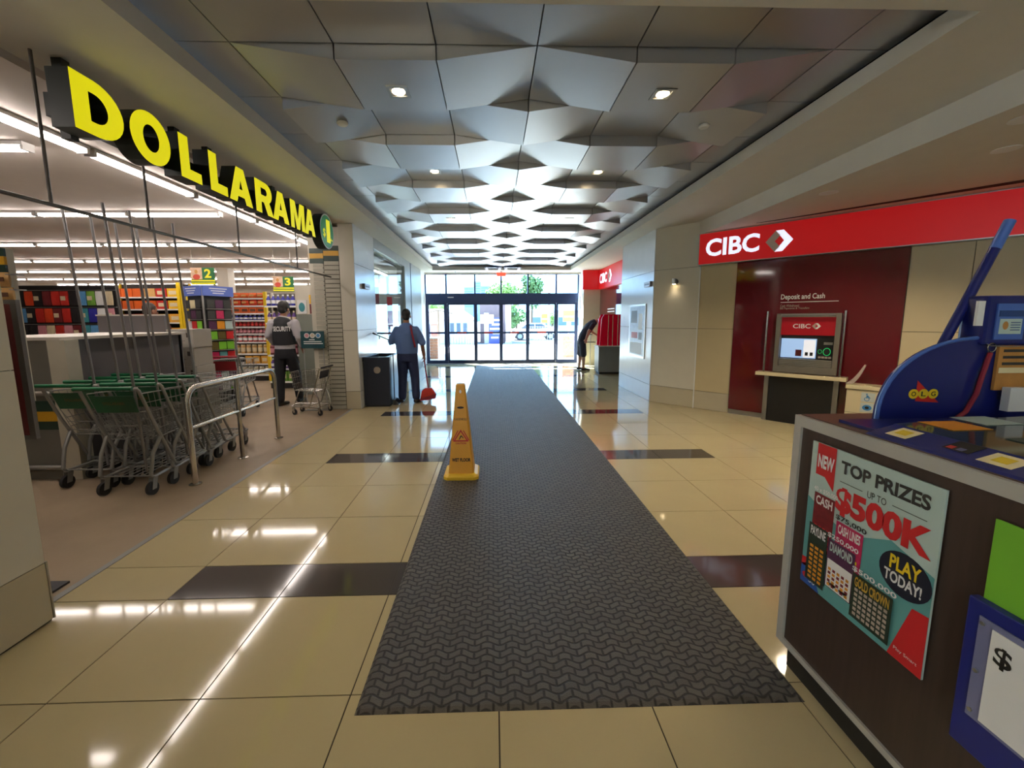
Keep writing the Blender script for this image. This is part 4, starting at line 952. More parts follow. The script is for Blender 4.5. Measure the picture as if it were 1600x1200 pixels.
def goods(kind, m, w, h, d, m2='white'):
    k = (kind, m, w, h, d, m2)
    if k in PROTO: return PROTO[k]
    if kind == 'box':
        t = thing('product_box', 'x', 'box'); MB().box(-w/2,0,0,w/2,d,h).build('carton', m, t); MB().box(-w*.36,-.002,h*.28,w*.36,-.0003,h*.72).build('front_label', m2, t)
    elif kind == 'bottle':
        t = thing('product_bottle', 'x', 'bottle'); r = w/2
        MB().lathe((0,r,0), [(r*.9,0),(r,.01),(r,h*.62),(r*.45,h*.78),(r*.4,h*.86)],12).build('bottle_body', m, t, smooth=True); MB().lathe((0,r,0), [(r*.45,h*.86),(r*.45,h)],12).build('cap', m2, t); MB().lathe((0,r,0), [(r*1.02,h*.2),(r*1.02,h*.5)],12).build('wrap_label', m2, t)
    elif kind == 'jar':
        t = thing('product_jar', 'x', 'jar'); r = w/2
        MB().lathe((0,r,0), [(r*.92,0),(r,.01),(r,h*.8),(r*.85,h*.86)],12).build('jar_body', m, t, smooth=True); MB().lathe((0,r,0), [(r*.9,h*.86),(r*.9,h)],12).build('lid', m2, t); MB().lathe((0,r,0), [(r*1.02,h*.2),(r*1.02,h*.65)],12).build('wrap_label', m2, t)
    else:
        t = thing('product_bag', 'x', 'bag'); rg = []
        for i in range(7):
            f = i/6; th = d*.5*math.sin(math.pi*max(.06,min(.94,f)))+.004
            rg.append([V(-w/2,d/2-th*.3,h*f),V(0,d/2-th,h*f),V(w/2,d/2-th*.3,h*f),V(w/2,d/2+th*.3,h*f),V(0,d/2+th,h*f),V(-w/2,d/2+th*.3,h*f)])
        MB().rings(rg).build('pouch', m, t, smooth=True); MB().box(-w*.3,-.004,h*.35,w*.3,.0,h*.65).build('front_label', m2, t)
    PROTO[k] = [t, False]
    return PROTO[k]
def stock(kind, m, w, h, d, m2, x, y, z, label, group):
    p = goods(kind, m, w, h, d, m2)
    if not p[1]: p[1] = True; t = p[0]; t.location = (x,y,z); t['label'] = label; t['group'] = group
    else: t = copy_tree(p[0], (x,y,z), None, label)
    t['group'] = group
for n, c in dict(g_orange=(214,96,34), g_red=(190,44,36), g_tan=(206,160,96), g_blue=(44,44,150), g_purple=(92,60,130), g_maroon=(110,36,40), g_cream=(222,206,170), g_lime=(110,160,60), g_black=(34,32,34), g_pink=(206,140,150), g_yellow=(230,180,40), g_teal=(60,140,150), g_gold=(220,160,60), g_choc=(96,60,40), g_sky=(90,150,200), g_redor=(226,74,36)).items():
    mat(n, c, .45, var=.12, scale=25)
zA = [.16,.436,.69,.98,1.185,1.355,1.515,1.685,1.87,2.05]
shelving('tall goods shelving beside the guard under aisle sign three', -6.62, -5.62, 10.2, .42, zA, 2.2, post='shelf_yellow')
specA = [('jar','g_cream',.12,.20,'white','pale jar on the bottom shelf'),('box','g_gold',.16,.19,'g_cream','golden box on the second lowest shelf'),('jar','g_tan',.11,.22,'g_cream','tan jar on the third lowest shelf'),('jar','g_red',.10,.16,'white','red jar on the fourth lowest shelf'),('jar','g_maroon',.08,.12,'g_pink','dark red jar on the fifth lowest shelf'),('jar','g_maroon',.08,.11,'g_red','small maroon jar on the sixth lowest shelf'),('bottle','g_blue',.09,.13,'white','blue bottle on the fourth highest shelf'),('box','g_orange',.18,.14,'g_choc','brown and orange box on the third highest shelf'),('bag','g_redor',.17,.15,'g_tan','orange bag on the second highest shelf'),('bag','g_orange',.18,.13,'g_tan','orange bag on the very top shelf')]
for z, (kd, m, w, h, m2, lb) in zip(zA, specA):
    n = int(.96/(w+.012))
    for i in range(n):
        if lb.startswith('golden') and i < n//2: stock('jar','white',.12,.19,.12,'g_black',-6.60+(i+.5)*.98/n,10.22,z,'black and white jar on the second lowest shelf of the tall shelving'+f', {ORD[i]} from left','goods on the tall shelving'); continue
        stock(kd, m, w, h, .12, m2, -6.60+(i+.5)*.98/n, 10.22, z, lb+f' of the tall shelving, {ORD[i]} from left', 'goods on the tall shelving')
zB = [.16,.45,.75,1.1,1.45,1.82]
shelving('goods shelving directly behind the security guard', -4.95, -4.2, 9.0, .42, zB, 2.1)
specB = [('box','g_lime',.16,.22,'g_cream','lime green box'),('bottle','g_purple',.08,.22,'white','purple bottle'),('jar','g_maroon',.10,.22,'g_pink','plum jar'),('box','g_black',.14,.24,'g_purple','black box'),('bottle','g_purple',.08,.26,'g_cream','violet bottle'),('bottle','g_blue',.085,.24,'white','blue bottle')]
for (z, (kd, m, w, h, m2, lb), nm) in zip(zB, specB, ('bottom','second lowest','third lowest','third highest','second highest','top')):
    n = int(.72/(w+.012))
    for i in range(n): stock(kd, m, w, h, .12, m2, -4.94+(i+.5)*.74/n, 9.02, z, f'{lb} on the {nm} shelf behind the guard, {ORD[i]} from left', 'goods behind the guard')
zC = [1.10,1.465,1.816,2.131]
shelving('shelving of orange goods with a yellow end post', -10.1, -8.28, 11.0, .5, zC, 2.5, 'shelf_black', 'shelf_yellow', 'shelf_yellow')
bx('end_panel','shelf_yellow',None,-8.20,11.0,0,-8.10,11.5,2.40, label='tall yellow end panel of the orange shelving', cat='panel')
for z, row in zip(zC, (('g_orange','g_redor','g_orange','g_red','g_yellow','g_gold'),('g_orange','g_red','g_redor','g_red','g_yellow','g_gold'),('g_orange','g_orange','g_orange','g_orange','g_red','g_yellow'),('g_orange','g_orange','g_orange','g_tan','g_red','g_yellow'))):
    nm = {1.10:'bottom',1.465:'second lowest',1.816:'second highest',2.131:'top'}[z]
    for i, m in enumerate(row): stock('box', m, .27, .22, .3, 'g_cream' if i > 3 else m, -10.05+.15+.295*i, 11.03, z, f'{ {"g_orange":"orange","g_redor":"bright vermilion","g_red":"red","g_yellow":"yellow","g_gold":"golden","g_tan":"tan"}[m]} box on the {nm} shelf of the orange goods, {ORD[i]} from left', 'boxes on the orange shelving')
# apparel wall
ordw = ['first','second','third','fourth','fifth','sixth','seventh','eighth','ninth','tenth','eleventh','twelfth']
aw = thing('apparel_wall', 'black display wall of hanging goods at the left rear', 'display wall', (-10.6,9.95,0)); bx('panel','shelf_black',aw,-11.5,10.05,0,-9.0,10.12,2.35)
awc = [['g_orange','g_black','g_redor','g_black','g_maroon','g_red','g_red','g_black','g_sky','g_lime','white','g_cream'],['g_tan','g_sky','g_black','g_red','g_redor','g_maroon','g_red','g_black','g_teal','g_blue','white','g_pink'],['g_cream','g_black','g_black','g_pink','g_cream','g_red','g_pink','g_maroon','g_teal','g_sky','g_black','white']]
names = dict(g_orange='orange',g_black='black printed',g_redor='vermilion',g_maroon='maroon',g_red='red',g_sky='sky blue',g_lime='lime',white='white',g_cream='cream',g_tan='tan',g_teal='teal',g_blue='deep blue',g_pink='pink')
for r, z in enumerate((1.88,1.48,1.08)):
    bx('hook_rail','silver',aw,-11.5,10.03,z+.35,-9.0,10.049,z+.365)
    for i, m in enumerate(awc[r]):
        stock('bag', m, .185, .33, .07, 'g_cream' if (i+r) % 3 == 0 else m, -11.38+.205*i, 9.955, z, f'{names[m]} pack hanging in the {("upper","middle","lower")[r]} apparel row, {ordw[i]} from left', 'packs on the apparel wall')
# table with folded garments in front of it
tb2 = thing('garment_table', 'low sales table heaped with folded garments', 'table', (-7.3,7.4,0)); bx('top','ledge',tb2,-8.6,7.0,1.0,-6.0,7.9,1.04)
for x in (-8.5,-6.1):
    for y in (7.1,7.8): bx('leg','shelf_metal',tb2,x-.03,y-.03,0,x+.03,y+.03,1.0)
for i, (m, nm) in enumerate((('white','white'),('g_cream','cream'),('g_pink','pink patterned'),('g_cream','pale striped'),('g_black','black'),('g_red','red patterned'),('g_maroon','maroon'))):
    x = -8.35+.36*i; rr = random.Random(i)
    mb = MB(); mb.rings([[V(x+(.17-.05*f)*math.cos(a)*(1+.12*math.sin(3*a+i)), 7.35+(.22-.05*f)*math.sin(a)*(1+.1*math.cos(2*a+i)), 1.041+.16*f*(1+.2*math.sin(2*a+i))) for a in [2*math.pi*k/14 for k in range(14)]] for f in (0,.35,.7,1)])
    mb.build('garment_pile', m, None, label=f'{nm} folded garment heap on the sales table', cat='garment', smooth=True)
# near slat column with hanging packets and red framed board
nc_ = thing('display_column', 'near slatted display column with green and gold bands at left edge', 'column', (-3.1,2.62,0))
bx('core','wall_panel',nc_,-3.35,2.6,1.0,-2.95,2.64,1.95)
bx('stem','track_grey',nc_,-3.34,2.6,0,-3.2,2.64,1.0)
for i in range(11): bx('slat','slat',nc_,-3.345,2.588,1.04+.068*i,-2.955,2.5995,1.102+.068*i)
for i,m in enumerate(('dark_green','gold','dark_green')): bx('stripe',m,nc_,-3.35,2.585,1.80+.05*i,-2.95,2.5995,1.849+.05*i)
for r, z in enumerate((1.715,1.625)):
    for i in range(4):
        stock('bag','g_tan',.075,.085,.035,'g_choc',-3.12+.062*i+.012*r,2.535,z,f'brown packet hanging on the near column, {("upper","lower")[r]} row, {("leftmost","second","third","rightmost")[i]}','packets on the near column')
    bx('hook','silver',nc_,-3.15,2.545,z+.07,-2.86,2.60,z+.076)
mat('board_red', (110,30,32), .5)
RBX=.0
rb = thing('red_board', 'tall dark red board in a grey frame beside the near pillar', 'board', (-2.51,2.0,.93)); bx('panel','board_red',rb,-2.46,2.0,.95,-2.287,2.012,1.59)
for a in ((-2.287,.93,-2.258,1.61),(-2.47,1.592,-2.287,1.61),(-2.47,.93,-2.287,.948)): bx('frame','track_grey',rb,a[0],1.998,a[1],a[2],2.016,a[3])
bx('bracket','track_grey',rb,-2.42,1.9445,1.2,-2.37,2.0,1.25)
# info sign on a stand, grey cabinet
mat('info_teal', (22,70,78), .45)
ins = thing('info_sign', 'dark teal notice board on a stand above the chrome cart', 'sign', (-2.97,6.75,0))
bx('board','info_teal',ins,-3.156,6.73,1.045,-2.777,6.745,1.326)
for i,m in enumerate(('g_pink','emblem_pale','g_sky')): shape([ell(0,0,.042,.042),ell(0,0,.03,.03)],'white',ins,(-3.055+.092*i,6.7292,1.255),X_,Z_,name='symbol_ring'); shape([ell(0,0,.03,.03)],m,ins,(-3.055+.092*i,6.7295,1.255),X_,Z_,name='symbol')
for i,(a,b) in enumerate(((-3.02,-2.93),(-3.11,-2.82),(-3.11,-2.80))): bx('print_line','white',ins,a,6.7285,1.18-.032*i,b,6.7298,1.195-.032*i)
for x in (-3.12,-2.80): MB().tube([V(x,6.74,.0),V(x,6.74,1.05)],.009,8).build('leg','silver',ins,smooth=True)
bx('foot','silver',ins,-3.16,6.70,0,-2.77,6.78,.012)
gc = thing('grey_cabinet', 'grey green cabinet with small pictures behind the notice board', 'cabinet', (-3.6,8.3,0)); mat('cab_grey',(128,134,124),.5)
bx('body','cab_grey',gc,-3.9,8.2,0,-3.42,8.5,1.62); bx('picture','white',gc,-3.86,8.18,1.63,-3.68,8.2,1.90); bx('picture','g_maroon',gc,-3.62,8.18,1.63,-3.5,8.2,1.82); bx('picture','g_yellow',gc,-3.62,8.18,1.83,-3.5,8.2,2.0); bx('backboard','wall_panel',gc,-3.9,8.201,1.62,-3.42,8.24,2.2); shape([ell(0,0,.06,.09)],'g_teal',gc,(-3.77,8.178,1.76),X_,Z_)
# red posters and yellow card inside the shop window
for x,y,z0,z1,wd,m,l in ((-3.15,12.6,1.3,2.2,.16,'g_red','narrow red hanging banner inside the shop window'),(-3.55,12.0,1.95,2.45,.5,'g_maroon','dark patterned poster inside the shop window'),(-3.62,11.4,.95,1.5,.3,'g_yellow','yellow card inside the shop window')):
    o = bx('window_poster', m, None, x-wd/2, y, z0, x+wd/2, y+.01, z1, label=l, cat='poster')
    MB().tube([V(x,y+.005,z1),V(x,y+.005,3.0)],.003,5).build('string','silver',o)
bx('door_mat','charcoal',None,-3.3,1.5,0.0,-2.47,2.24,.012,label='small dark door mat behind the near pillar',cat='mat')
# ------------------------------------------------------------------ people
def remesh(mb, voxel, sm=4):
    me = mb.mesh('tmp'); o = bpy.data.objects.new('tmp', me); COL.objects.link(o)
    md = o.modifiers.new('r','REMESH'); md.mode = 'VOXEL'; md.voxel_size = voxel; md.use_smooth_shade = True
    s = o.modifiers.new('s','SMOOTH'); s.iterations = sm; s.factor = .5
    dg = bpy.context.evaluated_depsgraph_get(); dg.update()
    r = bpy.data.meshes.new_from_object(o.evaluated_get(dg)); bpy.data.objects.remove(o)
    return r
def loft(mb, pts, right=X_, n=16):
    """pts: (point, rx, ry): elliptical rings along a path"""
    P = [Vector(p[0]) for p in pts]; R = []
    for i, (p, rx, ry) in enumerate(pts):
        t = (P[min(i+1,len(P)-1)]-P[max(i-1,0)]).normalized(); u = (right-t*right.dot(t)).normalized(); v = t.cross(u)
        R.append([P[i]+u*rx*math.cos(2*math.pi*k/n)+v*ry*math.sin(2*math.pi*k/n) for k in range(n)])
    mb.rings(R)
def limb(mb, pts, rs, n=12):
    mb.tube(pts, 0, n, rs)
    for p, r in zip(pts, rs): mb.sph(p, r*.99, n=12, m=8)
def hand(mb, wrist, d, nrm, curl=.6, thumb=1, s=1.0):
    """palm and five bent fingers; d = finger direction, nrm = palm normal (fingers curl towards it)"""
    d = Vector(d).normalized(); nrm = Vector(nrm); nrm = (nrm-d*nrm.dot(d)).normalized(); sd_ = d.cross(nrm)
    wrist = Vector(wrist)
    loft(mb, [(wrist, .026*s, .018*s), (wrist+d*.04*s, .038*s, .016*s), (wrist+d*.085*s, .042*s, .014*s)], sd_)
    for i, (o, l) in enumerate(((-.033,.062),(-.011,.074),(.011,.07),(.032,.055))):
        b = wrist+d*.08*s+sd_*o*s; pts = [b]; dd = d.copy(); l *= s
        for q in range(3):
            a = curl*(.6+.4*q); dd = (dd*math.cos(a)+nrm*math.sin(a)).normalized() if q else (d*math.cos(curl*.5)+nrm*math.sin(curl*.5))
            pts.append(pts[-1]+dd*l*(.45,.32,.25)[q])
        limb(mb, pts, [.0095*s,.009*s,.0082*s,.007*s], 8)
    b = wrist+d*.025*s-sd_*thumb*.03*s; t1 = (d*.7-sd_*thumb*.7+nrm*.3).normalized(); t2 = (d*.8+nrm*.5-sd_*thumb*.1).normalized()
    limb(mb, [b, b+t1*.038*s, b+t1*.038*s+t2*.03*s], [.012*s,.0105*s,.008*s], 8)
def head(mb, c, fwd, upv, s=1.0):
    fwd = Vector(fwd).normalized(); upv = Vector(upv); upv = (upv-fwd*upv.dot(fwd)).normalized(); rgt = fwd.cross(upv); c = Vector(c)
    def E(o, r, m=10):
        t = MB().sph((0,0,0), r[0]*s, r[1]*s, r[2]*s, 16, m); mb.add([c+(rgt*v.x+fwd*v.y+upv*v.z)+(rgt*o[0]+fwd*o[1]+upv*o[2])*s for v in t.v], t.f)
    E((0,-.005,.025), (.074,.095,.092)); E((0,.02,-.05), (.056,.068,.066)); E((0,.04,-.085), (.032,.04,.028))
    E((0,.098,-.022), (.013,.02,.018)); E((0,.088,.0), (.010,.015,.028)); E((0,.085,-.062), (.024,.012,.009))
    for q in (-1,1): E((q*.076,-.008,-.012), (.010,.022,.034))
    return rgt, fwd, upv
def facebits(t, c, fwd, upv, s=1.0):
    fwd = Vector(fwd).normalized(); upv = Vector(upv); upv = (upv-fwd*upv.dot(fwd)).normalized(); rgt = fwd.cross(upv); c = Vector(c)
    for q in (-1,1): MB().sph(c+(rgt*q*.031+fwd*.083+upv*.0)*s, .0105*s, n=10, m=7).build('eye','ink',t,smooth=True)
mat('skin_tan', (150,104,80), .55, var=.04); mat('skin_pale', (206,160,140), .55, var=.04); mat('hair_black', (24,22,24), .6, var=.1, bump=.4, bscale=200); mat('hair_brown', (60,48,40), .6, bump=.4, bscale=200)
mat('shirt_blue', (92,120,178), .8, var=.04, bump=.2, bscale=60); mat('trouser_navy', (36,48,88), .8, var=.05, bump=.2, bscale=60); mat('vest_black', (26,27,32), .7, var=.05); mat('shirt_grey', (176,172,176), .8, var=.04); mat('trouser_black', (24,25,30), .8, var=.05); mat('tee_navy', (40,42,62), .8, var=.05); mat('shorts_slate', (52,58,76), .8, var=.05); mat('shoe_dark', (40,34,34), .5); mat('shoe_sole', (200,196,190), .6)
def figure(label, base, body_fn, cloth, hair, hc, hf, hu, skin, hair_m, hs=1.0, cat='person'):
    t = thing('person', label, cat, base)
    def lay(name, mb, m, vox, parent=t, sm=4):
        me = remesh(mb, vox, sm); off = wloc(parent)
        for v in me.vertices: v.co -= off
        return put(name, me, m, parent, smooth=True)
    mb = MB(); body_fn(mb); head(mb, hc, hf, hu, hs); lay('body', mb, skin, .0075, sm=2)
    for name, fn, m in cloth:
        mb = MB(); fn(mb); lay(name, mb, m, .011, sm=3)
    facebits(t, hc, hf, hu, hs)
    f = Vector(hf).normalized(); u = Vector(hu); u = (u-f*u.dot(f)).normalized(); r = f.cross(u); c = Vector(hc)
    mb = MB()
    for o, rad in hair:
        q = MB().sph((0,0,0), rad[0]*hs, rad[1]*hs, rad[2]*hs, 16, 10); mb.add([c+(r*v.x+f*v.y+u*v.z)+(r*o[0]+f*o[1]+u*o[2])*hs for v in q.v], q.f)
    lay('hair', mb, hair_m, .009, sm=3)
    return t
def shoe(mb, heel, toe, z=0):
    heel = Vector(heel); toe = Vector(toe); d = toe-heel
    loft(mb, [(heel+V(0,0,.035),.034,.035),(heel+d*.25+V(0,0,.045),.038,.045),(heel+d*.6+V(0,0,.035),.045,.034),(heel+d*.9+V(0,0,.027),.042,.026),(toe+V(0,0,.022),.02,.018)], d.cross(Z_).normalized())
# ---- cleaner, seen from behind, facing the doors
ox, oy = -1.55, 7.32
c = lambda x, y, z: V(ox+x, oy+y, z)
LW, RW = c(-.20,.26,1.06), c(.29,.06,.86)
def body(mb):
    loft(mb, [(c(0,0,.86),.15,.10),(c(0,0,1.0),.145,.10),(c(0,-.01,1.15),.155,.11),(c(0,-.01,1.28),.165,.105),(c(0,-.005,1.36),.12,.08),(c(0,0,1.43),.06,.06),(c(0,.015,1.50),.055,.055)])
    for s, x in ((-1,-.10),(1,.12)):
        limb(mb, [c(s*.085,0,.86),c(x*1.0,.03,.47),c(x*1.15,-.0,.10)], [.085,.062,.042])
    limb(mb, [c(-.155,0,1.31),c(-.262,-.01,1.13),LW], [.046,.042,.03]); limb(mb, [c(.155,0,1.31),c(.272,-.02,1.10),RW], [.046,.042,.03])
    hand(mb, LW, V(-.3,.6,.1), V(.2,.1,-1), .7, -1, .95); hand(mb, RW, V(.1,.15,-1), V(-.9,.3,0), .75, 1, .95)
def shirt(mb):
    loft(mb, [(c(0,0,.90),.19,.13),(c(0,0,.97),.198,.14),(c(0,-.01,1.12),.205,.14),(c(0,-.015,1.26),.212,.138),(c(0,-.01,1.35),.178,.11),(c(0,0,1.41),.10,.085),(c(0,.005,1.445),.07,.07)])
    limb(mb, [c(-.165,0,1.325),c(-.235,-.01,1.20),c(-.275,.0,1.12)], [.070,.066,.066]); limb(mb, [c(.165,0,1.325),c(.24,-.01,1.20),c(.28,-.02,1.10)], [.070,.066,.066])
def pants(mb):
    loft(mb, [(c(0,0,.93),.18,.118),(c(0,0,.84),.192,.128),(c(0,0,.76),.175,.122)])
    for s, x in ((-1,-.10),(1,.12)): limb(mb, [c(s*.088,0,.82),c(x,.03,.47),c(x*1.15,-.0,.11)], [.102,.083,.072])
def shoes(mb):
    shoe(mb, c(-.115,-.07,0), c(-.13,.17,0)); shoe(mb, c(.12,-.07,0), c(.22,.13,0))
cl = figure('cleaner in a blue shirt and navy trousers seen from behind', (ox,oy,0), body, [('shirt',shirt,'shirt_blue'),('trousers',pants,'trouser_navy'),('shoes',shoes,'shoe_dark')],
       [((0,-.022,.035),(.082,.088,.092)),((0,-.05,-.03),(.066,.05,.06))], c(.0,.03,1.575), V(-.15,1,-.1), Z_, 'skin_tan', 'hair_black')
# straps: suspender-like strap and glove
MB().tube([c(.10,-.115,1.40),c(.125,-.152,1.28),c(.15,-.15,1.15),c(.175,-.145,1.02)], .017, 8).build('red_strap','lanyard_red',cl,smooth=True)
bm_ = thing('broom', 'red broom held low in the right hand of the cleaner', 'broom', (-1.2,7.3,.06))
MB().tube([V(-1.285,7.40,1.0),V(-1.235,7.36,.6),V(-1.19,7.32,.27)], .0125, 10).build('handle','lanyard_red',bm_,smooth=True)
MB().prism([V(-1.335,7.27,.075),V(-1.045,7.27,.155),V(-1.12,7.27,.27),V(-1.24,7.27,.27),V(-1.30,7.27,.22)], (0,.07,0)).build('head','g_red',bm_,bevel=.008); 
MB().prism([V(-1.345,7.275,.03),V(-1.06,7.275,.075),V(-1.045,7.275,.15),V(-1.335,7.275,.072)], (0,.06,0)).build('bristles','lanyard_red',bm_)
ds = thing('litter_picker', 'long black litter picker held over the bin by the cleaner', 'picker', (-1.95,7.5,1.0))
MB().tube([V(-2.20,7.60,1.245),V(-1.75,7.60,1.05)], .010, 8).build('shaft','rod_black',ds,smooth=True); MB().tube([V(-2.19,7.60,1.285),V(-1.95,7.60,1.18),V(-1.82,7.60,1.10)], .004, 6).build('wire','silver',ds,smooth=True)
MB().tube([V(-2.235,7.60,1.262),V(-2.19,7.60,1.24)], .016, 8).build('grip','rod_black',ds,smooth=True); bx('trigger','rod_black',ds,-2.12,7.59,1.15,-2.105,7.61,1.22)
dp = thing('dust_pan', 'black long handled dust pan standing between bin and cleaner', 'dust pan', (-1.73,7.18,0))
MB().tube([V(-1.765,7.15,.04),V(-1.765,7.15,.90)], .009, 8).build('handle','rod_black',dp,smooth=True); MB().prism([V(-1.785,7.10,.0),V(-1.68,7.10,.0),V(-1.68,7.10,.02),V(-1.75,7.10,.10),V(-1.785,7.10,.10)], (0,.2,0)).build('pan','rod_black',dp)
# ---- security guard, back to the viewer
ox2, oy2 = -3.70, 7.28
g_ = lambda x, y, z: V(ox2+x, oy2+y, z)
LW2, RW2 = g_(-.22,.22,1.02), g_(.27,.10,.98)
def body2(mb):
    loft(mb, [(g_(0,0,.92),.16,.11),(g_(0,0,1.08),.155,.11),(g_(0,-.01,1.25),.17,.12),(g_(-.01,0,1.42),.18,.115),(g_(-.01,.01,1.50),.14,.09),(g_(0,.02,1.56),.06,.06),(g_(.01,.035,1.64),.056,.056)])
    limb(mb, [g_(-.08,0,.92),g_(-.09,-.05,.50),g_(-.07,-.13,.10)], [.09,.065,.045]); limb(mb, [g_(.09,0,.92),g_(.10,.12,.52),g_(.10,.20,.10)], [.09,.065,.045])
    limb(mb, [g_(-.205,.01,1.46),g_(-.27,-.02,1.22),LW2], [.06,.048,.032]); limb(mb, [g_(.205,.01,1.46),g_(.275,-.03,1.20),RW2], [.06,.048,.032])
    hand(mb, LW2, V(.5,.7,-.1), V(.3,0,-1), .7, -1); hand(mb, RW2, V(-.2,.8,-.2), V(-1,0,-.3), .7, 1)
def shirt2(mb):
    loft(mb, [(g_(0,0,1.00),.175,.125),(g_(0,0,1.08),.172,.125),(g_(0,-.01,1.28),.185,.135),(g_(-.005,0,1.44),.195,.125),(g_(-.005,.01,1.52),.13,.09),(g_(0,.02,1.575),.07,.07)])
    limb(mb, [g_(-.20,.01,1.455),g_(-.265,-.02,1.24),g_(-.24,.10,1.10)], [.076,.066,.052]); limb(mb, [g_(.20,.01,1.455),g_(.27,-.03,1.22),g_(.27,.05,1.07)], [.076,.068,.052])
def vest(mb): loft(mb, [(g_(0,0,1.08),.19,.145),(g_(0,-.005,1.2),.19,.15),(g_(0,-.01,1.32),.185,.152),(g_(-.005,-.002,1.43),.165,.142),(g_(-.005,.005,1.51),.15,.115),(g_(0,.015,1.55),.10,.09)])
def pants2(mb):
    loft(mb, [(g_(0,0,1.01),.175,.125),(g_(0,0,.92),.185,.13),(g_(0,0,.83),.17,.125)])
    limb(mb, [g_(-.09,0,.88),g_(-.10,-.05,.50),g_(-.08,-.125,.11)], [.105,.084,.07]); limb(mb, [g_(.09,0,.88),g_(.105,.12,.52),g_(.105,.20,.11)], [.105,.084,.07])
def shoes2(mb): shoe(mb, g_(-.09,-.19,0), g_(-.03,.06,0)); shoe(mb, g_(.10,.13,0), g_(.13,.38,0))
gd = figure('security guard in a black vest standing with the back turned', (ox2,oy2,0), body2, [('shirt',shirt2,'shirt_grey'),('vest',vest,'vest_black'),('trousers',pants2,'trouser_black'),('shoes',shoes2,'black')],
       [((0,-.02,.035),(.095,.10,.10)),((0,-.055,-.02),(.08,.06,.075))], g_(.015,.05,1.715), V(.25,1,-.05), Z_, 'skin_tan', 'hair_black', 1.02)
tx = text('SECURITY', 'white', gd, V(ox2-.14,oy2,1.315), X_, Z_, .28, .085, .03)
for v in tx.data.vertices:
    ph = v.co.x/.172+.22; v.co.x = .196*math.sin(ph); v.co.y = -.004-.160*math.cos(ph)
# ---- customer leaning over the far machine
ox3, oy3 = 2.62, 11.78
u_ = lambda x, y, z: V(ox3+x, oy3+y, z)          # x is forward (towards the machine), y depth
def body3(mb):
    loft(mb, [(u_(-.02,0,.80),.15,.10),(u_(.0,0,.93),.15,.105),(u_(.08,0,1.10),.155,.11),(u_(.20,0,1.28),.165,.11),(u_(.33,0,1.40),.13,.085),(u_(.41,0,1.44),.06,.06),(u_(.47,0,1.465),.055,.055)], Y_)
    limb(mb, [u_(-.01,-.09,.80),u_(.02,-.10,.45),u_(.02,-.10,.09)], [.085,.06,.042]); limb(mb, [u_(-.01,.09,.80),u_(-.03,.10,.45),u_(-.06,.10,.09)], [.085,.06,.042])
    limb(mb, [u_(.27,-.18,1.33),u_(.12,-.24,1.14),u_(.06,-.23,.93)], [.055,.045,.032]); limb(mb, [u_(.27,.18,1.33),u_(.33,.22,1.10),u_(.46,.14,1.02)], [.055,.045,.032])
    hand(mb, u_(.06,-.23,.93), V(-.1,.1,-1), V(.2,1,0), .5, 1); hand(mb, u_(.46,.14,1.02), V(1,-.1,-.1), V(0,0,-1), .5, -1)
def tee(mb):
    loft(mb, [(u_(-.01,0,.86),.175,.13),(u_(.02,0,.98),.175,.135),(u_(.09,0,1.12),.18,.135),(u_(.20,0,1.28),.19,.13),(u_(.30,0,1.38),.16,.105),(u_(.38,0,1.43),.085,.08)], Y_)
    limb(mb, [u_(.265,-.175,1.325),u_(.19,-.225,1.23)], [.074,.068]); limb(mb, [u_(.265,.175,1.325),u_(.30,.215,1.21)], [.074,.068])
def shorts(mb):
    loft(mb, [(u_(-.01,0,.90),.165,.12),(u_(-.02,0,.80),.175,.13),(u_(-.02,0,.72),.165,.125)], Y_)
    limb(mb, [u_(-.015,-.09,.78),u_(.015,-.10,.48)], [.108,.10]); limb(mb, [u_(-.015,.09,.78),u_(-.03,.10,.48)], [.108,.10])
def shoes3(mb): shoe(mb, u_(-.04,-.10,0), u_(.22,-.10,0)); shoe(mb, u_(-.13,.10,0), u_(.12,.10,0))
figure('customer in dark shorts bending over the far bank machine', (ox3,oy3,0), body3, [('tee_shirt',tee,'tee_navy'),('shorts',shorts,'shorts_slate'),('shoes',shoes3,'shoe_dark')],
       [((0,-.02,.035),(.08,.09,.09)),((0,-.05,-.03),(.066,.05,.055))], u_(.56,0,1.47), V(.5,0,-.85), V(.85,0,.5), 'skin_pale', 'hair_brown', .98)
# ---- cashier behind the partition
ox4, oy4 = -5.42, 6.62
k_ = lambda x, y, z: V(ox4+x, oy4+y, z)
def body4(mb):
    loft(mb, [(k_(0,0,.92),.15,.11),(k_(0,0,1.2),.165,.12),(k_(0,0,1.38),.18,.115),(k_(0,0,1.45),.14,.09),(k_(0,.0,1.51),.06,.06),(k_(0,0,1.58),.055,.055)])
    for s in (-1,1):
        limb(mb, [k_(s*.09,0,.9),k_(s*.1,.02,.5),k_(s*.1,0,.08)], [.09,.065,.045]); limb(mb, [k_(s*.2,0,1.42),k_(s*.26,-.03,1.15),k_(s*.2,-.2,1.05)], [.058,.045,.03]); hand(mb, k_(s*.2,-.2,1.05), V(0,-1,0), V(0,0,-1), .4, s)
def shirt4(mb):
    loft(mb, [(k_(0,0,.9),.175,.13),(k_(0,0,1.2),.185,.135),(k_(0,0,1.40),.2,.125),(k_(0,0,1.47),.13,.09),(k_(0,0,1.53),.07,.07)])
    for s in (-1,1): limb(mb, [k_(s*.195,0,1.41),k_(s*.255,-.03,1.2)], [.075,.066])
def pants4(mb):
    loft(mb, [(k_(0,0,.94),.17,.125),(k_(0,0,.8),.17,.125)])
    for s in (-1,1): limb(mb, [k_(s*.09,0,.86),k_(s*.1,.02,.5),k_(s*.1,0,.1)], [.105,.083,.07])
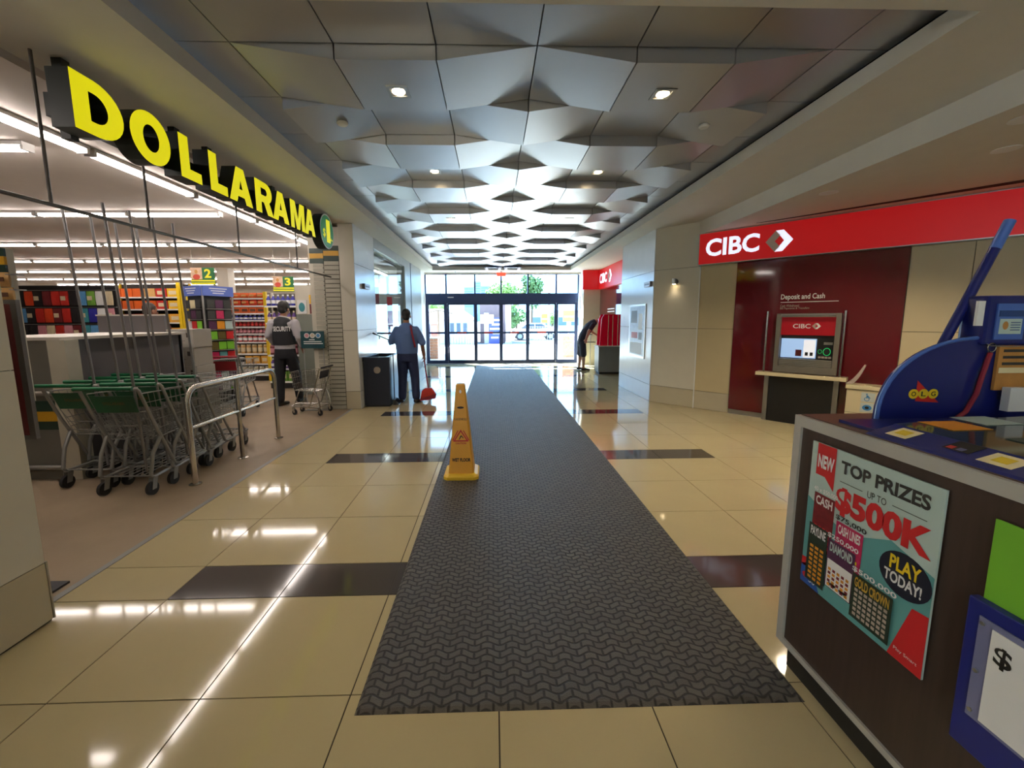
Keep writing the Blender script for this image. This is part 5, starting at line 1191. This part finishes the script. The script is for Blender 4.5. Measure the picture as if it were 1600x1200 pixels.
def shoes4(mb):
    for s in (-1,1): shoe(mb, k_(s*.1,.07,0), k_(s*.1,-.18,0))
figure('cashier with dark hair partly hidden by the grey partition', (ox4,oy4,0), body4, [('shirt',shirt4,'g_maroon'),('trousers',pants4,'trouser_black'),('shoes',shoes4,'black')],
       [((0,-.02,.04),(.084,.092,.092)),((0,-.05,-.03),(.07,.05,.06))], k_(0,-.01,1.665), V(.3,1,-.1), Z_, 'skin_tan', 'hair_brown')
# ------------------------------------------------------------------ outside the doors
for n, c in dict(o_brick=(176,120,90), o_siding=(168,178,196), o_roof=(150,122,110), o_darkbrick=(92,78,84), o_bluesign=(44,58,130), o_pale=(206,204,206), o_leaf=(86,120,70), o_leaf2=(130,160,90), o_trunk=(96,80,66), o_tower=(128,160,196), o_window=(96,120,150), o_yellow=(236,204,60), o_car=(240,240,242), o_tyre=(50,50,54), o_red=(190,80,70), o_boxblue=(70,130,180), o_steel=(150,156,162)).items(): mat(n, c, .7, var=.08)
pm = bpy.data.materials.new('paper_thin'); pm.use_nodes = True; MATS['paper_thin'] = pm
tn = pm.node_tree.nodes.new('ShaderNodeBsdfTranslucent'); tn.inputs[0].default_value = (.75,.74,.72,1); mxs = pm.node_tree.nodes.new('ShaderNodeMixShader'); mxs.inputs[0].default_value = .55
pm.node_tree.links.new(pm.node_tree.nodes['Principled BSDF'].outputs[0], mxs.inputs[1]); pm.node_tree.links.new(tn.outputs[0], mxs.inputs[2]); pm.node_tree.links.new(mxs.outputs[0], pm.node_tree.nodes['Material Output'].inputs[0])
mat('o_glass', (70,84,100), .1)
pp = thing('door_notice', 'white paper notice with red lines on the glass door', 'notice', (-.2,13.78,1.36)); bx('paper','paper_thin',pp,-.42,13.828,1.36,.03,13.831,1.66)
for i in range(4): bx('print_line','red_sticker',pp,-.34,13.826,1.42+.055*i,-.05,13.8278,1.432+.055*i)
def planter(x0,x1,y0,y1,h,label):
    t = thing('brick_planter', label, 'planter', ((x0+x1)/2,(y0+y1)/2,-.012)); bx('cap','o_pale',t,x0-.03,y0-.03,h,x1+.03,y1+.03,h+.05)
    n = max(1,int(h/.11)); dz = (h+.012)/n
    for r in range(n):
        for s in range(2):
            o = (x1-x0)/2; sh = .0 if r % 2 == 0 else -o*.4
            a = x0 if s == 0 else x0+o+sh; b = x0+o+sh if s == 0 else x1
            bx('brick','o_brick',t,a+.004,y0,-.012+r*dz+.005,b-.004,y0+.12,-.012+(r+1)*dz-.005)
    bx('core','o_pale',t,x0+.01,y0+.02,-.012,x1-.01,y1,h)
planter(-2.43,-2.12,15.6,16.0,.78,'brick planter pier outside at the left door pane'); planter(2.74,3.2,15.8,16.3,.82,'brick planter pier outside at the right door pane')
ps = thing('patio_pole', 'dark pole with a crossbar outside the left pane', 'pole', (-3.0,22,-.012)); MB().tube([V(-2.92,22,-.012),V(-2.92,22,2.0)],.05,8).build('pole','o_trunk',ps); MB().tube([V(-3.8,22,1.78),V(-2.92,22,2.0),V(-2.1,22,1.8)],.035,6).build('crossbar','o_trunk',ps)
for x,m,l in ((-3.85,'o_boxblue','blue newspaper box outside the left pane'),(-3.35,'o_red','red newspaper box outside the left pane')):
    t = thing('newspaper_box', l, 'newspaper box', (x,23.6,-.012)); bx('cabinet',m,t,x-.2,23.4,.35,x+.2,23.8,1.25); bx('window','white',t,x-.13,23.395,.8,x+.13,23.399,1.15); bx('leg','o_steel',t,x-.05,23.5,-.012,x+.05,23.7,.35)
hb_ = thing('low_building', 'low pale building with a brown roof across the forecourt', 'building', (-2.5,26,-.012))
bx('wall','o_siding',hb_,-4.2,25,-.012,-1.1,28,1.47); MB().prism([V(-4.5,24.8,1.42),V(-.95,24.8,1.42),V(-1.9,26.4,2.05),V(-4.5,26.4,2.15)],(0,0,.06)).build('roof','o_roof',hb_)
MB().prism([V(-4.5,24.8,1.42),V(-.95,24.8,1.42),V(-1.5,24.9,1.62),V(-2.65,24.9,2.1),V(-4.5,24.9,2.1)],(0,.1,0)).build('gable','o_pale',hb_)
for x in (-2.5,-2.1,-1.7): 
    w_ = bx('window','o_window',hb_,x-.14,24.99,.6,x+.14,24.999,1.3); bx('pane','o_glass',w_,x-.11,24.985,.64,x+.11,24.989,1.26)
for i in range(9): bx('fence_board','o_siding',hb_,-2.55+.17*i,24.7,-.03,-2.41+.17*i,24.73,.62)
db = thing('brick_building', 'dark brick building behind the blue signboard', 'building', (.3,26.5,-.012)); bx('wall','o_darkbrick',db,-.82,26,-.03,.95,29,2.6); bx('door','o_pale',db,-.55,25.98,-.03,-.25,25.999,1.9)
bs = thing('blue_signboard', 'blue signboard with white lines beside the dark building', 'sign', (.2,25.2,-.012)); bx('board','o_bluesign',bs,-.25,25.2,.0,.55,25.26,1.6)
for i,(a,b) in enumerate(((-.1,.5),(-.05,.45),(-.18,.5),(.0,.45),(-.1,.35))): bx('lettering_line','white',bs,a,25.19,1.4-.27*i,b,25.199,1.5-.27*i)
for x in (-.2,.5): bx('post','o_pale',bs,x-.03,25.26,-.03,x+.03,25.32,1.6)
pc = thing('pale_pillar', 'pale square pillar outside between sign and tree', 'pillar', (.95,25,-.012)); bx('shaft','o_pale',pc,.80,24.9,.12,1.12,25.2,2.5); bx('foot','o_steel',pc,.76,24.86,-.03,1.16,25.24,.12)
def tree(x,y,z0,rx,rz,n,label,m,seed,th):
    t = thing('tree', label, 'tree', (x,y,-.03), group='trees across the street'); rr = random.Random(seed)
    MB().tube([V(x,y,-.03),V(x+.05,y,z0),V(x,y,z0+rz*.9)],.1,8,[.14,.10,.03]).build('trunk','o_trunk',t,smooth=True)
    mb = MB(); C_ = V(x,y,z0+rz)
    blobs = [(V(rr.uniform(-.55,.55)*rx, rr.uniform(-.5,.5)*rx, rr.uniform(-.6,.6)*rz), rr.uniform(.35,.55)) for _ in range(9)]
    for i in range(n):
        b, s = rr.choice(blobs); d = V(rr.gauss(0,1),rr.gauss(0,1),rr.gauss(0,1)).normalized()
        p = C_+b+V(d.x*rx*s,d.y*rx*s,d.z*rz*s)*rr.uniform(.7,1)
        u = V(rr.gauss(0,1),rr.gauss(0,1),rr.gauss(0,1)).normalized(); v = u.cross(d).normalized(); L = th*rr.uniform(.7,1.3)
        mb.add([p-u*L,p+v*L*.5,p+u*L,p-v*L*.5],[(0,1,2,3)])
    mb.build('foliage',m,t)
tree(1.9,33,.7,1.3,1.05,1500,'dense green tree above the white car','o_leaf',1,.13); tree(1.2,44,2.6,2.2,1.7,1300,'wide pale tree behind the dense green tree','o_leaf2',2,.2); tree(4.4,46,2.8,1.8,1.9,1300,'taller tree right of the dense green tree','o_leaf',3,.2); tree(-4.9,30,1.6,1.6,.7,700,'tree behind the low pale building','o_leaf2',4,.15); tree(5.1,35,1.0,.7,.5,500,'small yellowish tree by the wire fence','o_leaf2',5,.1)
# parked car
cr = thing('parked_car', 'white car parked in front of the green tree', 'car', (2.6,30,-.03))
side = [(1.35,.28),(1.32,.55),(1.45,.72),(1.85,.80),(2.3,1.12),(2.6,1.2),(3.6,1.2),(4.2,.86),(4.7,.8),(4.8,.5),(4.75,.28)]
MB().prism([V(x,29.2,z) for x,z in side],(0,1.5,0)).build('body','o_car',cr,bevel=.03)
MB().prism([V(x,29.19,z) for x,z in ((2.0,.82),(2.36,1.08),(2.62,1.15),(3.0,1.15),(3.0,.82))],(0,.012,0)).build('window','o_glass',cr); MB().prism([V(x,29.19,z) for x,z in ((3.06,.82),(3.06,1.15),(3.55,1.15),(4.0,.86))],(0,.012,0)).build('window','o_glass',cr)
for x in (1.95,4.15):
    for y in (29.15,30.55): wq = MB().cyl((x,y,.26),(x,y+.2,.26),.29,20).build('wheel','o_tyre',cr); MB().cyl((x,y-.01,.26),(x,y-.001,.26),.17,16).build('rim','o_steel',wq)
bx('lamp','o_steel',cr,1.36,29.19,.55,1.6,29.199,.68)
# fence, signs, poles, skyline
wf_ = thing('wire_fence', 'pale metal fence right of the white car', 'fence', (3.2,26,-.03))
for i in range(12): MB().tube([V(2.4+.16*i,26,-.03),V(2.4+.16*i,26,1.05)],.015,5).build('picket','o_steel',wf_)
for z in (.15,1.0): MB().tube([V(2.35,26,z),V(4.25,26,z)],.018,5).build('rail','o_steel',wf_)
def pole_sign(x,y,h,wd,hh,m,label):
    t = thing('street_sign', label, 'sign', (x,y,-.03)); MB().tube([V(x,y,-.03),V(x,y,h)],.05,8).build('pole','o_steel',t,smooth=True); bx('panel',m,t,x-wd/2,y-.08,h-hh,x+wd/2,y-.055,h); bx('panel_stripe','white',t,x-wd*.4,y-.086,h-hh*.62,x+wd*.4,y-.081,h-hh*.5)
pole_sign(4.5,24,2.0,.7,.65,'o_yellow','yellow sign on a pole outside the right pane'); pole_sign(4.2,33,1.9,.5,.7,'o_yellow','smaller yellow sign beyond the wire fence')
for x,y,h,l in ((4.7,34,6.5,'tall pale lamp post right of the trees'),(-4.6,36,5.2,'thin lamp post left of the tower')):
    t = thing('lamp_post', l, 'lamp post', (x,y,-.03)); MB().tube([V(x,y,-.03),V(x,y,h)],.09,8,[.12,.07]).build('pole','o_steel',t,smooth=True); MB().tube([V(x,y,h),V(x+.5,y,h+.12),V(x+1.0,y,h+.1)],.04,6).build('arm','o_steel',t); bx('lantern','o_pale',t,x+.9,y-.1,h+.02,x+1.3,y+.1,h+.1)
tw = thing('tower_block', 'pale blue stepped tower block on the skyline', 'building', (-9,250,-.03))
for x0,x1,h in ((-17.3,-11.4,21.0),(-11.4,-7.2,24.2),(-7.2,-1.7,21.6)):
    b = bx('tower_wing','o_tower',tw,x0,250,-.03,x1,262,h)
    for r in range(8): bx('window_band','o_window',b,x0+.4,249.9,h-1.6-1.5*r,x1-.4,249.99,h-.9-1.5*r)
sh_ = thing('roadside_building', 'long pale building behind the fence and yellow signs', 'building', (6,48,-.03)); bx('wall','o_pale',sh_,4.4,50,-.03,14,56,2.3); bx('roof','o_siding',sh_,4.2,49.8,2.3,14.2,56.2,2.55)
for i in range(5): bx('window','o_window',sh_,4.9+1.6*i,49.98,.7,5.9+1.6*i,49.999,1.7)
